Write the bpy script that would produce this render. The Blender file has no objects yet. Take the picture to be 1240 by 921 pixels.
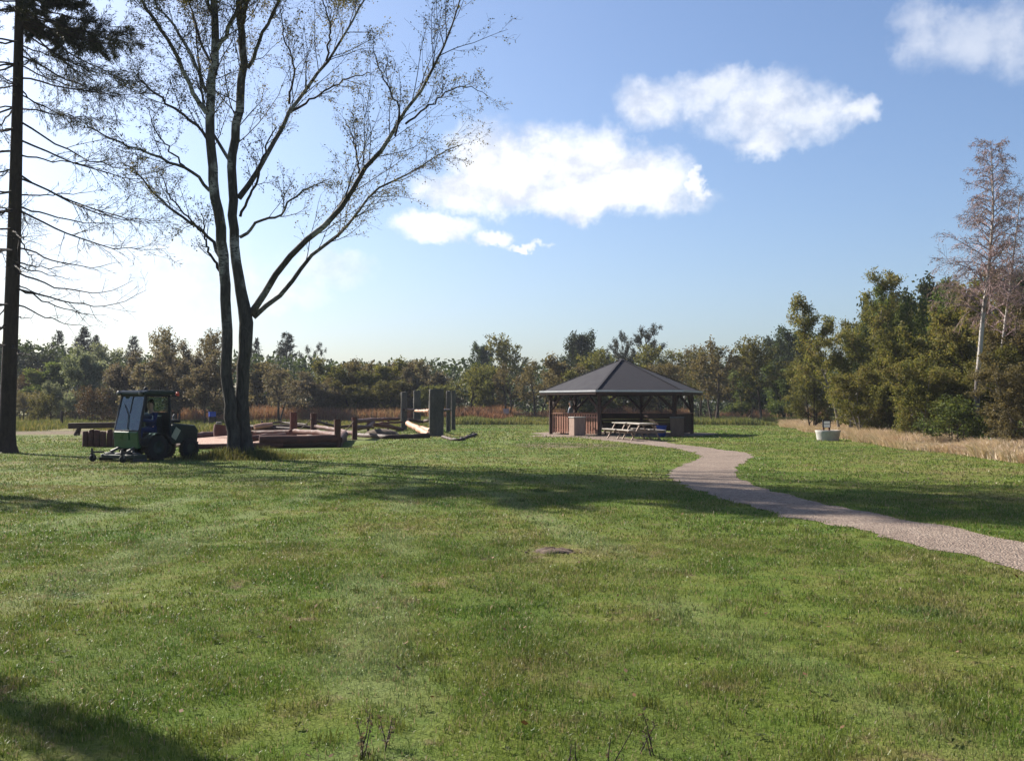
import bpy, math, random
import numpy as np
from mathutils import Vector, Matrix

random.seed(7)
SC = bpy.context.scene
COL = SC.collection
R = math.radians
F, HOR, CAMZ = 1217.0, 490.0, 1.6
PITCH = math.atan((HOR - 460.5) / F)

# ------------------------------------------------------------------ camera geometry
def ray(u, v):
    a, c = (u - 620) / F, -(v - 460.5) / F
    return (a, math.cos(PITCH) - c * math.sin(PITCH), math.sin(PITCH) + c * math.cos(PITCH))
def at(u, v, Y):
    a, y, z = ray(u, v); k = Y / y
    return np.array([a * k, Y, CAMZ + z * k])
def gnd(u, v, z=0.0):
    a, y, dz = ray(u, v); k = (z - CAMZ) / dz
    return np.array([a * k, y * k, z])

# ------------------------------------------------------------------ scene helpers
def tag(o, label=None, cat=None, group=None, kind=None):
    if label: o['label'] = label
    if cat: o['category'] = cat
    if group: o['group'] = group
    if kind: o['kind'] = kind
    return o
def empty(name, loc=(0, 0, 0), rz=0.0, label=None, cat=None, group=None):
    o = bpy.data.objects.new(name, None); COL.objects.link(o)
    o.location = tuple(loc); o.rotation_euler = (0, 0, rz); o.empty_display_size = .2
    return tag(o, label, cat, group)
def link_mesh(name, me, mat=None, parent=None):
    o = bpy.data.objects.new(name, me); COL.objects.link(o)
    for m in (mat if isinstance(mat, (list, tuple)) else [mat] if mat else []): me.materials.append(m)
    if parent: o.parent = parent
    return o
def np_mesh(name, V, faces, mats=None, parent=None, smooth=False, midx=None):
    """faces: list of int arrays (N,3) or (N,4)"""
    me = bpy.data.meshes.new(name)
    V = np.asarray(V, np.float32)
    faces = [np.asarray(f, np.int32) for f in faces if len(f)]
    me.vertices.add(len(V)); me.vertices.foreach_set('co', V.ravel())
    loops = np.concatenate([f.ravel() for f in faces])
    tot = np.concatenate([np.full(len(f), f.shape[1], np.int32) for f in faces])
    start = np.concatenate([[0], np.cumsum(tot)[:-1]]).astype(np.int32)
    me.loops.add(len(loops)); me.loops.foreach_set('vertex_index', loops)
    me.polygons.add(len(tot)); me.polygons.foreach_set('loop_start', start)
    me.polygons.foreach_set('use_smooth', np.full(len(tot), smooth, bool))
    if midx is not None: me.polygons.foreach_set('material_index', np.asarray(midx, np.int32))
    me.update(calc_edges=True)
    return link_mesh(name, me, mats, parent)
def copy_tree(o, parent=None):
    c = o.copy(); COL.objects.link(c); c.parent = parent
    for ch in list(o.children): copy_tree(ch, c)
    return c

class MB:
    def __init__(s): s.v, s.f, s.sm = [], [], []
    def add(s, vs, fs, smooth=False):
        b = len(s.v); s.v += [tuple(p) for p in vs]
        s.f += [tuple(b + i for i in f) for f in fs]; s.sm += [smooth] * len(fs); return s
    def box(s, c, size, rot=None, taper=None):
        hx, hy, hz = (q / 2 for q in size); vs = []
        for z in (-hz, hz):
            k = taper if (taper and z > 0) else 1
            for x, y in ((-hx, -hy), (hx, -hy), (hx, hy), (-hx, hy)): vs.append(Vector((x * k, y * k, z)))
        if rot is not None: vs = [rot @ p for p in vs]
        vs = [p + Vector(c) for p in vs]
        return s.add(vs, [(3, 2, 1, 0), (4, 5, 6, 7), (0, 1, 5, 4), (1, 2, 6, 5), (2, 3, 7, 6), (3, 0, 4, 7)])
    def beam(s, p0, p1, w, h, up=(0, 0, 1)):
        p0, p1 = Vector(p0), Vector(p1); x = (p1 - p0); L = x.length; x.normalize()
        y = Vector(up).cross(x); y = y.normalized() if y.length > 1e-4 else Vector((0, 1, 0)); z = x.cross(y)
        return s.box((p0 + p1) / 2, (L, w, h), Matrix((x, y, z)).transposed())
    def tube(s, pts, rad, n=10, cap=True):
        pts = [Vector(p) for p in pts]
        if not isinstance(rad, (list, tuple)): rad = [rad] * len(pts)
        rings = []; ref = None
        for i, p in enumerate(pts):
            t = (pts[min(i + 1, len(pts) - 1)] - pts[max(i - 1, 0)]).normalized()
            if ref is None: ref = Vector((0, 0, 1)) if abs(t.z) < .9 else Vector((1, 0, 0))
            a = t.cross(ref).normalized(); b = t.cross(a).normalized(); ref = a.cross(t) if False else ref
            rings.append([p + (a * math.cos(2 * math.pi * k / n) + b * math.sin(2 * math.pi * k / n)) * rad[i] for k in range(n)])
        vs = [q for r in rings for q in r]; fs = []
        for i in range(len(pts) - 1):
            for k in range(n):
                fs.append((i * n + k, i * n + (k + 1) % n, (i + 1) * n + (k + 1) % n, (i + 1) * n + k))
        s.add(vs, fs, True)
        if cap:
            s.add(rings[0], [tuple(range(n))[::-1]]); s.add(rings[-1], [tuple(range(n))])
        return s
    def lathe(s, prof, n=24, c=(0, 0, 0), rot=None):
        vs = []
        for r, z in prof:
            for k in range(n):
                a = 2 * math.pi * k / n; p = Vector((r * math.cos(a), r * math.sin(a), z))
                vs.append((rot @ p if rot is not None else p) + Vector(c))
        fs = [(i * n + k, i * n + (k + 1) % n, (i + 1) * n + (k + 1) % n, (i + 1) * n + k) for i in range(len(prof) - 1) for k in range(n)]
        return s.add(vs, fs, True)
    def prism(s, poly, d0, d1, axis='y'):
        """poly in the (x,z) plane extruded along y, or (x,y) along z"""
        f = (lambda p, d: (p[0], d, p[1])) if axis == 'y' else (lambda p, d: (p[0], p[1], d))
        n = len(poly); vs = [f(p, d0) for p in poly] + [f(p, d1) for p in poly]
        return s.add(vs, [tuple(range(n)), tuple(range(2 * n - 1, n - 1, -1))] + [(i, (i + 1) % n, n + (i + 1) % n, n + i)[::-1] for i in range(n)])
    def build(s, name, mat, parent=None, bevel=0.0):
        me = bpy.data.meshes.new(name); me.from_pydata(s.v, [], s.f)
        me.polygons.foreach_set('use_smooth', s.sm); me.validate(); me.update()
        import bmesh
        bm = bmesh.new(); bm.from_mesh(me); bmesh.ops.recalc_face_normals(bm, faces=bm.faces); bm.to_mesh(me); bm.free()
        o = link_mesh(name, me, mat, parent)
        if bevel:
            m = o.modifiers.new('edge', 'BEVEL'); m.width = bevel; m.segments = 2; m.limit_method = 'ANGLE'; m.angle_limit = R(50)
        return o

# ------------------------------------------------------------------ node helpers
class NT:
    def __init__(s, tree): s.t = tree; s.n = tree.nodes; s.l = tree.links
    def new(s, ty, **kw):
        n = s.n.new(ty)
        for k, v in kw.items(): setattr(n, k, v)
        return n
    def put(s, sock, v):
        if isinstance(v, bpy.types.NodeSocket): s.l.new(v, sock)
        elif isinstance(v, (tuple, list)) and sock.type == 'RGBA' and len(v) == 3: sock.default_value = (*v, 1)
        else: sock.default_value = v
    def math(s, op, a, b=0.0, c=0.0, clamp=False):
        n = s.new('ShaderNodeMath', operation=op, use_clamp=clamp)
        s.put(n.inputs[0], a); s.put(n.inputs[1], b); s.put(n.inputs[2], c); return n.outputs[0]
    def vmath(s, op, a, b=(0, 0, 0), c=(0, 0, 0)):
        n = s.new('ShaderNodeVectorMath', operation=op)
        s.put(n.inputs[0], a); s.put(n.inputs[1], b)
        if op == 'MULTIPLY_ADD': s.put(n.inputs[2], c)
        return n.outputs['Value'] if op in ('LENGTH', 'DOT_PRODUCT', 'DISTANCE') else n.outputs[0]
    def noise(s, vec, scale, detail=4, rough=.55, dist=0.0, out='Fac'):
        n = s.new('ShaderNodeTexNoise'); s.put(n.inputs['Vector'], vec); n.inputs['Scale'].default_value = scale
        n.inputs['Detail'].default_value = detail; n.inputs['Roughness'].default_value = rough; n.inputs['Distortion'].default_value = dist
        return n.outputs[out]
    def ramp(s, fac, stops, interp='LINEAR'):
        n = s.new('ShaderNodeValToRGB'); n.color_ramp.interpolation = interp; e = n.color_ramp.elements
        while len(e) < len(stops): e.new(.5)
        for el, (p, c) in zip(e, stops): el.position = p; el.color = (*c, 1) if len(c) == 3 else c
        s.put(n.inputs[0], fac); return n.outputs[0]
    def step(s, x, lo, hi, a=0.0, b=1.0):
        n = s.new('ShaderNodeMapRange', interpolation_type='SMOOTHSTEP'); s.put(n.inputs[0], x)
        n.inputs[1].default_value, n.inputs[2].default_value, n.inputs[3].default_value, n.inputs[4].default_value = lo, hi, a, b
        return n.outputs[0]
    def mix(s, fac, a, b, blend='MIX'):
        n = s.new('ShaderNodeMix', data_type='RGBA', blend_type=blend)
        s.put(n.inputs[0], fac); s.put(n.inputs[6], a); s.put(n.inputs[7], b); return n.outputs[2]
    def bump(s, h, strength=.4, dist=.02):
        n = s.new('ShaderNodeBump'); n.inputs['Strength'].default_value = strength; n.inputs['Distance'].default_value = dist
        s.put(n.inputs['Height'], h); return n.outputs[0]
def new_mat(name):
    m = bpy.data.materials.new(name); m.use_nodes = True; m.node_tree.nodes.clear()
    return m, NT(m.node_tree)
def principled(t, col, rough=.7, normal=None, metal=0.0, spec=.3, **kw):
    n = t.new('ShaderNodeBsdfPrincipled'); t.put(n.inputs['Base Color'], col); t.put(n.inputs['Roughness'], rough)
    n.inputs['Metallic'].default_value = metal; n.inputs['Specular IOR Level'].default_value = spec
    if normal is not None: t.put(n.inputs['Normal'], normal)
    for k, v in kw.items(): t.put(n.inputs[k.replace('_', ' ')], v)
    return n.outputs[0]
def finish(t, shader):
    o = t.new('ShaderNodeOutputMaterial'); t.l.new(shader, o.inputs[0])
def objco(t, scale=(1, 1, 1)):
    c = t.new('ShaderNodeTexCoord').outputs['Object']
    return t.vmath('MULTIPLY', c, scale)

def mat_plain(name, c1, c2, scale=6, rough=.7, bump=.3, bd=.01, metal=0, stretch=(1, 1, 1), spec=.3):
    m, t = new_mat(name); p = objco(t, stretch)
    n1 = t.noise(p, scale, 6, .6); n2 = t.noise(p, scale * 7, 3)
    f = t.math('MULTIPLY_ADD', n2, .35, t.math('MULTIPLY', n1, .75))
    col = t.ramp(f, [(.35, c1), (.72, c2)])
    finish(t, principled(t, col, t.step(n1, .3, .7, rough - .1, rough + .1), t.bump(f, bump, bd), metal, spec)); return m
def mat_leaf(name, cols, trans=.35, rough=.5, noise=.5, dry=None):
    m, t = new_mat(name); g = t.new('ShaderNodeNewGeometry')
    rnd = g.outputs['Random Per Island']
    cl = t.noise(t.new('ShaderNodeTexCoord').outputs['Object'], noise, 3)
    f = t.math('ADD', t.math('MULTIPLY', rnd, .6), t.math('MULTIPLY', t.step(cl, .3, .7), .4))
    col = t.ramp(f, [(i / (len(cols) - 1) * .8 + .1, c) for i, c in enumerate(cols)])
    info = t.new('ShaderNodeObjectInfo')
    hs = t.new('ShaderNodeHueSaturation'); t.put(hs.inputs['Color'], col)
    t.put(hs.inputs['Value'], t.math('MULTIPLY_ADD', info.outputs['Random'], .38, .62))
    t.put(hs.inputs['Hue'], t.math('MULTIPLY_ADD', info.outputs['Random'], .03, .485))
    col = hs.outputs[0]
    d = principled(t, col, .68, None, 0, .12)
    tr = t.new('ShaderNodeBsdfTranslucent'); t.put(tr.inputs[0], t.mix(1.0, col, (1.35, 1.25, .8), 'MULTIPLY'))
    mx = t.new('ShaderNodeMixShader'); mx.inputs[0].default_value = trans
    t.l.new(d, mx.inputs[1]); t.l.new(tr.outputs[0], mx.inputs[2]); finish(t, mx.outputs[0]); return m
def mat_bark(name, c1, c2, scale=5, z=.25, bump=.8):
    m, t = new_mat(name); p = objco(t, (1, 1, z))
    n1 = t.noise(p, scale * 2.2, 6, .65, 1.2); n2 = t.noise(objco(t), .6, 3)
    col = t.ramp(t.math('MULTIPLY_ADD', n2, .4, t.math('MULTIPLY', n1, .65)), [(.3, c1), (.72, c2)])
    finish(t, principled(t, col, .9, t.bump(n1, bump, .05), 0, .15)); return m
def mat_birch(name, white, dark, low, zlo, zhi, amount=.5, thr=.6):
    """white bark with lying dark marks; the foot of old stems is dark and furrowed"""
    m, t = new_mat(name)
    marks = t.noise(objco(t, (1.6, 1.6, 4.5)), 2.6, 6, .75, 1.2); fur = t.noise(objco(t, (1, 1, .22)), 9, 6, .65, 1.0)
    pat = t.noise(objco(t, (1, 1, .5)), 1.1, 4)
    w = t.mix(t.step(t.math('ADD', t.math('MULTIPLY', marks, .7), t.math('MULTIPLY', pat, .5)), thr, thr + .07), white, dark)
    lo = t.ramp(fur, [(.35, dark), (.7, low)])
    z = t.new('ShaderNodeSeparateXYZ'); t.put(z.inputs[0], objco(t))
    k = t.step(t.math('ADD', z.outputs[2], t.math('MULTIPLY', pat, 5)), zlo + 2.5, zhi + 2.5)
    k = t.math('MULTIPLY', k, t.step(pat, .42 + (1 - amount) * .2, .5 + (1 - amount) * .2))
    finish(t, principled(t, t.mix(k, lo, w), .8, t.bump(fur, .8, .05), 0, .2)); return m

M = {}
M['redwood'] = mat_plain('red_stained_log', (.042, .014, .01), (.11, .04, .028), 5, .75, .6, .02, stretch=(1, 1, 1))
M['darkwood'] = mat_plain('dark_stained_timber', (.022, .01, .007), (.06, .026, .017), 6, .7, .5)
M['slatwood'] = mat_plain('red_brown_slats', (.24, .1, .065), (.42, .22, .15), 9, .75, .5)
M['deck'] = mat_plain('scuffed_deck_steel', (.03, .03, .03), (.09, .085, .08), 8, .7, .3, .004, .2)
M['greylog'] = mat_plain('weathered_log', (.038, .034, .029), (.105, .095, .082), 4, .9, .9, .03, stretch=(1, 1, .25))
M['pinklog'] = mat_plain('debarked_log', (.33, .17, .11), (.5, .29, .2), 3, .7, .5)
M['paleplank'] = mat_plain('silvered_plank', (.22, .195, .17), (.37, .33, .29), 5, .7, .5, stretch=(1, 6, 6))
M['paleframe'] = mat_plain('silvered_frame', (.12, .08, .06), (.24, .17, .13), 5, .7, .4)
M['roof'] = mat_plain('roofing_felt', (.016, .015, .02), (.029, .027, .035), 2.5, .85, .4, .01, spec=.2)
M['metal'] = mat_plain('sunlit_trim_tone', (.45, .45, .47), (.6, .6, .61), 4, .55, .1, .003, 0)  # pale tone stands in for sunlight on the eave edge
M['binwood'] = mat_plain('bin_boards', (.2, .13, .1), (.34, .24, .19), 6, .8, .5, stretch=(1, 1, .3))
M['binwood_dark'] = mat_plain('bin_boards_brown', (.1, .06, .045), (.17, .11, .08), 6, .8, .5, stretch=(1, 1, .3))
M['concrete'] = mat_plain('grey_concrete', (.26, .25, .23), (.45, .43, .4), 5, .9, .5)
M['green'] = mat_plain('green_paint', (.004, .05, .012), (.01, .085, .022), 2, .35, .05, .002, spec=.5)
M['darkgreen'] = mat_plain('dark_green_paint', (.003, .011, .006), (.008, .021, .011), 2, .6, .05, .002, spec=.5)
M['black'] = mat_plain('black_plastic', (.008, .008, .009), (.02, .02, .022), 6, .55, .2)
M['rubber'] = mat_plain('tyre_rubber', (.008, .008, .008), (.022, .021, .02), 9, .85, .4)
M['steel'] = mat_plain('worn_steel', (.06, .06, .06), (.17, .165, .16), 6, .5, .2, .004, .6)
M['sunlit_tone'] = mat_plain('sunlit_patch_tone', (.3, .3, .22), (.4, .4, .28), 5, .5, .1)  # pale yellowish tone of the painted sunlit fender patch
M['orange'] = mat_plain('orange_plastic', (.6, .05, .01), (.75, .09, .02), 5, .4, .05)
M['blue'] = mat_plain('blue_plastic', (.01, .035, .25), (.02, .07, .4), 5, .45, .05)
M['navy'] = mat_plain('navy_cloth', (.012, .018, .06), (.03, .04, .12), 14, .9, .4)
M['jacket'] = mat_plain('grey_blue_cloth', (.2, .23, .28), (.34, .37, .42), 14, .9, .4)
M['skin'] = mat_plain('skin', (.42, .24, .17), (.5, .3, .22), 10, .55, .05)
M['hair'] = mat_plain('brown_hair', (.03, .02, .012), (.07, .045, .03), 20, .7, .4)
M['white'] = mat_plain('white_paint', (.72, .72, .7), (.82, .82, .8), 5, .5, .05)
M['dirt'] = mat_plain('bare_soil', (.055, .036, .026), (.14, .1, .075), 6, .95, .9, .03)
M['paper'] = mat_plain('notice_panel', (.3, .22, .2), (.45, .34, .31), 4, .6, .05)
M['bark'] = mat_bark('brown_bark', (.022, .016, .012), (.085, .065, .05))
M['bark_pine'] = mat_bark('conifer_bark', (.016, .012, .01), (.06, .042, .034), 4)
M['bark_pale'] = mat_bark('pale_bark', (.08, .07, .06), (.24, .21, .18), 4)
M['birch'] = mat_birch('old_birch_bark', (.3, .28, .255), (.03, .025, .022), (.085, .072, .06), 3.5, 7.0, .65, .62)
M['birch_white'] = mat_birch('white_birch_bark', (.38, .35, .33), (.05, .04, .04), (.25, .22, .2), -6, -3, 1.0, .7)
M['twig'] = mat_plain('birch_twig', (.018, .012, .011), (.05, .034, .03), 5, .85, .2)
M['twig_purple'] = mat_plain('purple_twig', (.2, .13, .135), (.32, .22, .22), 5, .85, .2)

M['lf_birch'] = mat_leaf('birch_leaf', [(.075, .06, .04), (.13, .1, .055), (.1, .11, .04), (.2, .15, .06)], .4)
M['lf_birchred'] = mat_leaf('birch_leaf_turning', [(.19, .14, .135), (.27, .2, .19), (.22, .18, .15)], .35)
M['lf_needle'] = mat_leaf('needles', [(.02, .026, .016), (.04, .044, .022), (.08, .068, .034)], .2)
M['lf_dark'] = mat_leaf('dark_leaf', [(.022, .036, .016), (.042, .06, .022), (.07, .085, .03)], .3)
M['lf_olive'] = mat_leaf('olive_leaf', [(.07, .08, .024), (.12, .125, .036), (.18, .165, .055)], .42)
M['lf_brown'] = mat_leaf('brown_olive_leaf', [(.085, .07, .038), (.13, .11, .055), (.19, .155, .085)], .4)
M['lf_purple'] = mat_leaf('purple_brown_leaf', [(.075, .062, .045), (.12, .1, .07), (.19, .16, .12), (.115, .125, .055)], .38)
M['lf_silver'] = mat_leaf('silver_leaf', [(.09, .12, .07), (.17, .2, .13), (.32, .35, .27)], .38)
M['lf_green'] = mat_leaf('green_leaf', [(.05, .08, .022), (.09, .12, .034), (.14, .16, .05)], .42)
M['lf_thicket'] = mat_leaf('thicket_leaf', [(.07, .086, .021), (.128, .142, .036), (.21, .2, .065), (.19, .15, .065)], .45)
M['lf_rust'] = mat_leaf('rust_leaf', [(.08, .045, .026), (.12, .08, .04), (.1, .1, .035)], .3)
M['gr_dry'] = mat_leaf('dry_grass', [(.48, .35, .25), (.68, .54, .41), (.8, .67, .52), (.32, .28, .14)], .15, noise=.35)
M['gr_red'] = mat_leaf('red_stalks', [(.2, .1, .07), (.32, .18, .12), (.3, .24, .14)], .3, noise=.2)
M['gr_rough'] = mat_leaf('rough_grass', [(.07, .095, .03), (.13, .145, .048), (.25, .21, .1)], .35, noise=.12)
M['lf_fallen'] = mat_leaf('fallen_leaf', [(.1, .05, .028), (.2, .11, .055), (.22, .16, .09)], .1)

def mat_glass():
    m, t = new_mat('cab_glass')
    g = t.new('ShaderNodeBsdfGlossy'); g.inputs['Color'].default_value = (.9, .95, 1, 1); g.inputs['Roughness'].default_value = .12
    tr = t.new('ShaderNodeBsdfTransparent'); tr.inputs[0].default_value = (.3, .46, .44, 1)
    fr = t.new('ShaderNodeFresnel'); fr.inputs[0].default_value = 1.6
    mx = t.new('ShaderNodeMixShader'); t.put(mx.inputs[0], t.math('ADD', t.math('MULTIPLY', fr.outputs[0], 0.8), .045))
    t.l.new(tr.outputs[0], mx.inputs[1]); t.l.new(g.outputs[0], mx.inputs[2]); finish(t, mx.outputs[0]); return m
M['glass'] = mat_glass()

def turf_colour(t):
    """colour of the turf by place: dry and lush patches, worn spots, mowing bands"""
    p = t.new('ShaderNodeNewGeometry').outputs['Position']
    big = t.noise(p, .13, 4, .6); mid = t.noise(p, .75, 5, .62, .6); fine = t.noise(p, 5.5, 4, .6)
    f = t.math('ADD', t.math('MULTIPLY', big, .55), t.math('ADD', t.math('MULTIPLY', mid, .5), t.math('MULTIPLY', fine, .3)))
    col = t.ramp(f, [(.45, (.042, .082, .009)), (.58, (.075, .12, .015)), (.7, (.115, .142, .025)), (.8, (.165, .148, .05)), (.88, (.15, .105, .052))])
    s = t.new('ShaderNodeSeparateXYZ'); t.put(s.inputs[0], p)
    dx = t.math('ADD', s.outputs[0], 3.0); dy = t.math('SUBTRACT', 36.0, s.outputs[1])
    ang = t.math('ARCTAN2', dx, t.math('MAXIMUM', dy, .5))
    ang = t.math('ADD', ang, t.math('MULTIPLY', t.noise(p, .1, 2), .13))
    band = t.math('SINE', t.math('MULTIPLY', ang, 62))
    band = t.math('MULTIPLY', band, t.math('MULTIPLY', t.step(t.noise(p, .22, 3), .3, .55), t.step(s.outputs[0], 4.5, .5)))
    col = t.mix(t.step(band, .4, .9, 0, .55), col, (.15, .185, .07))
    col = t.mix(t.step(band, -.2, -.95, 0, .3), col, (.048, .082, .015))
    clover = t.step(t.noise(p, .42, 3, .5, .3), .64, .7)
    col = t.mix(t.math('MULTIPLY', clover, .6), col, (.026, .068, .014))
    worn = t.step(t.math('ADD', t.math('MULTIPLY', t.noise(p, 1.5, 5, .65), .65), t.math('MULTIPLY', fine, .4)), .6, .68)
    col = t.mix(t.math('MULTIPLY', worn, .75), col, t.mix(t.step(mid, .35, .6), (.075, .055, .035), (.17, .125, .075)))
    return p, s, col, mid, fine
def mat_ground():
    m, t = new_mat('turf')
    p, s, col, mid, fine = turf_colour(t)
    far = t.step(s.outputs[1], 46, 62)
    rough = t.ramp(t.noise(p, .22, 5, .65), [(.32, (.05, .068, .018)), (.48, (.09, .1, .034)), (.6, (.19, .155, .073)), (.72, (.26, .21, .11))])
    lx = t.step(s.outputs[0], -4, -9)
    col = t.mix(t.math('MULTIPLY', far, lx), col, rough)
    def spot(cx, cy, rx, ry):
        d = t.vmath('LENGTH', t.vmath('MULTIPLY', t.vmath('SUBTRACT', p, (cx, cy, 0)), (1 / rx, 1 / ry, 0)))
        return t.step(t.math('ADD', d, t.math('MULTIPLY', t.math('SUBTRACT', mid, .5), 1.4)), 1.1, .6)
    soil = t.step(t.math('ADD', t.math('MULTIPLY', mid, .6), t.math('MULTIPLY', fine, .5)), .68, .75)
    for a in ((-26.2, 58, 5.0, 4.5), (-14, 47, 8, 4), (2.2, 40, 2.5, 3), (.45, 11.0, .3, .25), (-9, 30.5, 1.6, 1.0)):
        soil = t.math('MAXIMUM', soil, spot(*a))
    col = t.mix(t.math('MULTIPLY', soil, .8), col, t.ramp(fine, [(.3, (.09, .062, .045)), (.7, (.21, .15, .11))]))
    h = t.math('ADD', t.noise(p, 22, 5, .7), t.math('MULTIPLY', mid, 1.2))
    finish(t, principled(t, col, .95, t.bump(h, .9, .07), 0, .1)); return m
def mat_blade():
    m, t = new_mat('turf_blade')
    p, s, col, mid, fine = turf_colour(t)
    rnd = t.new('ShaderNodeNewGeometry').outputs['Random Per Island']
    hs = t.new('ShaderNodeHueSaturation'); t.put(hs.inputs['Color'], col)
    t.put(hs.inputs['Value'], t.math('MULTIPLY_ADD', rnd, .85, .62)); t.put(hs.inputs['Hue'], t.math('MULTIPLY_ADD', rnd, -.04, .526))
    c = t.mix(t.step(rnd, .88, .9), hs.outputs[0], (.26, .2, .11))
    d = principled(t, c, .45, None, 0, .3)
    tr = t.new('ShaderNodeBsdfTranslucent'); t.put(tr.inputs[0], c)
    mx = t.new('ShaderNodeMixShader'); mx.inputs[0].default_value = .35
    t.l.new(d, mx.inputs[1]); t.l.new(tr.outputs[0], mx.inputs[2]); finish(t, mx.outputs[0]); return m
def mat_gravel(name, c1, c2, c3):
    m, t = new_mat(name); p = t.new('ShaderNodeNewGeometry').outputs['Position']
    v = t.new('ShaderNodeTexVoronoi'); t.put(v.inputs['Vector'], p); v.inputs['Scale'].default_value = 38
    n = t.noise(p, 1.1, 5, .65); f2 = t.noise(p, 14, 4, .7)
    bw = t.new('ShaderNodeSeparateColor'); t.put(bw.inputs[0], v.outputs['Color'])
    f = t.math('ADD', t.math('MULTIPLY', bw.outputs[0], .4), t.math('ADD', t.math('MULTIPLY', n, .35), t.math('MULTIPLY', f2, .3)))
    col = t.ramp(f, [(.25, c1), (.5, c2), (.8, c3)])
    col = t.mix(t.step(t.noise(p, .55, 4, .6, .5), .52, .68, 0, .45), col, c1)
    finish(t, principled(t, col, .9, t.bump(t.math('ADD', v.outputs['Distance'], f2), .8, .03), 0, .2)); return m
M['ground'] = mat_ground(); M['blade'] = mat_blade()
M['gravel'] = mat_gravel('path_gravel', (.105, .074, .057), (.2, .15, .118), (.31, .25, .2))
M['chips'] = mat_gravel('wood_chips', (.22, .13, .1), (.4, .26, .2), (.58, .42, .34))

# ------------------------------------------------------------------ value noise in numpy
def vnoise(x, y, sc, seed=0):
    x, y = x * sc + seed * 17.3, y * sc - seed * 9.1
    xi, yi = np.floor(x), np.floor(y); fx, fy = x - xi, y - yi
    fx, fy = fx * fx * (3 - 2 * fx), fy * fy * (3 - 2 * fy)
    def h(a, b):
        q = np.sin(a * 127.1 + b * 311.7 + seed * 74.7) * 43758.5453
        return q - np.floor(q)
    return (h(xi, yi) * (1 - fx) + h(xi + 1, yi) * fx) * (1 - fy) + (h(xi, yi + 1) * (1 - fx) + h(xi + 1, yi + 1) * fx) * fy

# ------------------------------------------------------------------ ground, path
b = MB(); S = 900
b.add([(-S, -S, 0), (S, -S, 0), (S, S, 0), (-S, S, 0)], [(0, 1, 2, 3)])
tag(b.build('ground', M['ground']), kind='structure')

def resample(P, n):
    P = np.asarray(P, float)
    Q = []
    for i in range(len(P) - 1):
        p0, p1, p2, p3 = P[max(i - 1, 0)], P[i], P[i + 1], P[min(i + 2, len(P) - 1)]
        for t in np.linspace(0, 1, 12, endpoint=False):
            Q.append(.5 * (2 * p1 + (p2 - p0) * t + (2 * p0 - 5 * p1 + 4 * p2 - p3) * t * t + (3 * p1 - p0 - 3 * p2 + p3) * t ** 3))
    Q.append(P[-1]); Q = np.array(Q)
    d = np.concatenate([[0], np.cumsum(np.linalg.norm(np.diff(Q, axis=0), axis=1))])
    s = np.linspace(0, d[-1], n)
    return np.stack([np.interp(s, d, Q[:, k]) for k in range(Q.shape[1])], 1)
lo = [gnd(u, v)[:2] for u, v in ((1240, 692), (1160, 672), (1100, 658), (1050, 645), (1000, 635), (950, 625), (900, 611), (860, 600), (830, 589), (814, 581), (809, 575), (815, 566), (835, 559), (847, 554), (842, 549), (815, 543), (780, 538.5), (740, 534), (700, 530))]
hi = [gnd(u, v)[:2] for u, v in ((1240, 655), (1160, 640), (1100, 629), (1050, 619), (1000, 609), (960, 600), (930, 592), (905, 582), (892, 573), (895, 565), (906, 558), (913, 553), (905, 548), (880, 545), (850, 541), (820, 537.5), (800, 534), (760, 530), (735, 528))]
lo = [np.array((5.6, -8)), np.array((5.3, 0)), np.array((5.1, 5.5))] + lo
hi = [np.array((7.2, -8)), np.array((6.9, 0)), np.array((6.5, 6.5))] + hi
NP = 420
LO, HI = resample(lo, NP), resample(hi, NP)
jit = lambda s: (vnoise(np.arange(NP) * .35, np.zeros(NP), 1, s) - .5)[:, None]
nrm = (HI - LO); nrm /= np.linalg.norm(nrm, axis=1)[:, None]
LO = LO + nrm * .05; HI = HI - nrm * .05
LO = LO + nrm * jit(1) * .3 + nrm * (vnoise(np.arange(NP) * 1.7, np.zeros(NP), 1, 6) - .5)[:, None] * .16; HI = HI + nrm * jit(2) * .3
rows = [LO + (HI - LO) * k for k in (0, .25, .5, .75, 1)]
V = np.zeros((NP * 5, 3)); 
for k, r in enumerate(rows): V[k * NP:(k + 1) * NP, :2] = r
V[:, 2] = .006
i = np.arange(NP - 1)
tag(np_mesh('path', V, [np.concatenate([np.stack([k * NP + i, (k + 1) * NP + i, (k + 1) * NP + i + 1, k * NP + i + 1], 1) for k in range(4)])], M['gravel']), kind='structure')
PATH_MID = (LO + HI) / 2; PATH_HW = np.linalg.norm(HI - LO, axis=1) / 2

SHC = np.array([(753 - 620) / F * 55.2, 55.2])
b = MB()
ap = []
for k in range(48):
    a = 2 * math.pi * k / 48
    r = 5.0 + .35 * math.sin(3 * a + 1) + .2 * math.sin(7 * a) + (1.6 if 3.5 < a < 4.5 else 0) * math.sin((a - 3.5) * math.pi)
    ap.append((SHC[0] + r * math.cos(a), SHC[1] + r * math.sin(a), .011))
b.add(ap, [tuple(range(48))])
tag(b.build('gravel_apron', M['gravel']), kind='structure')

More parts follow.
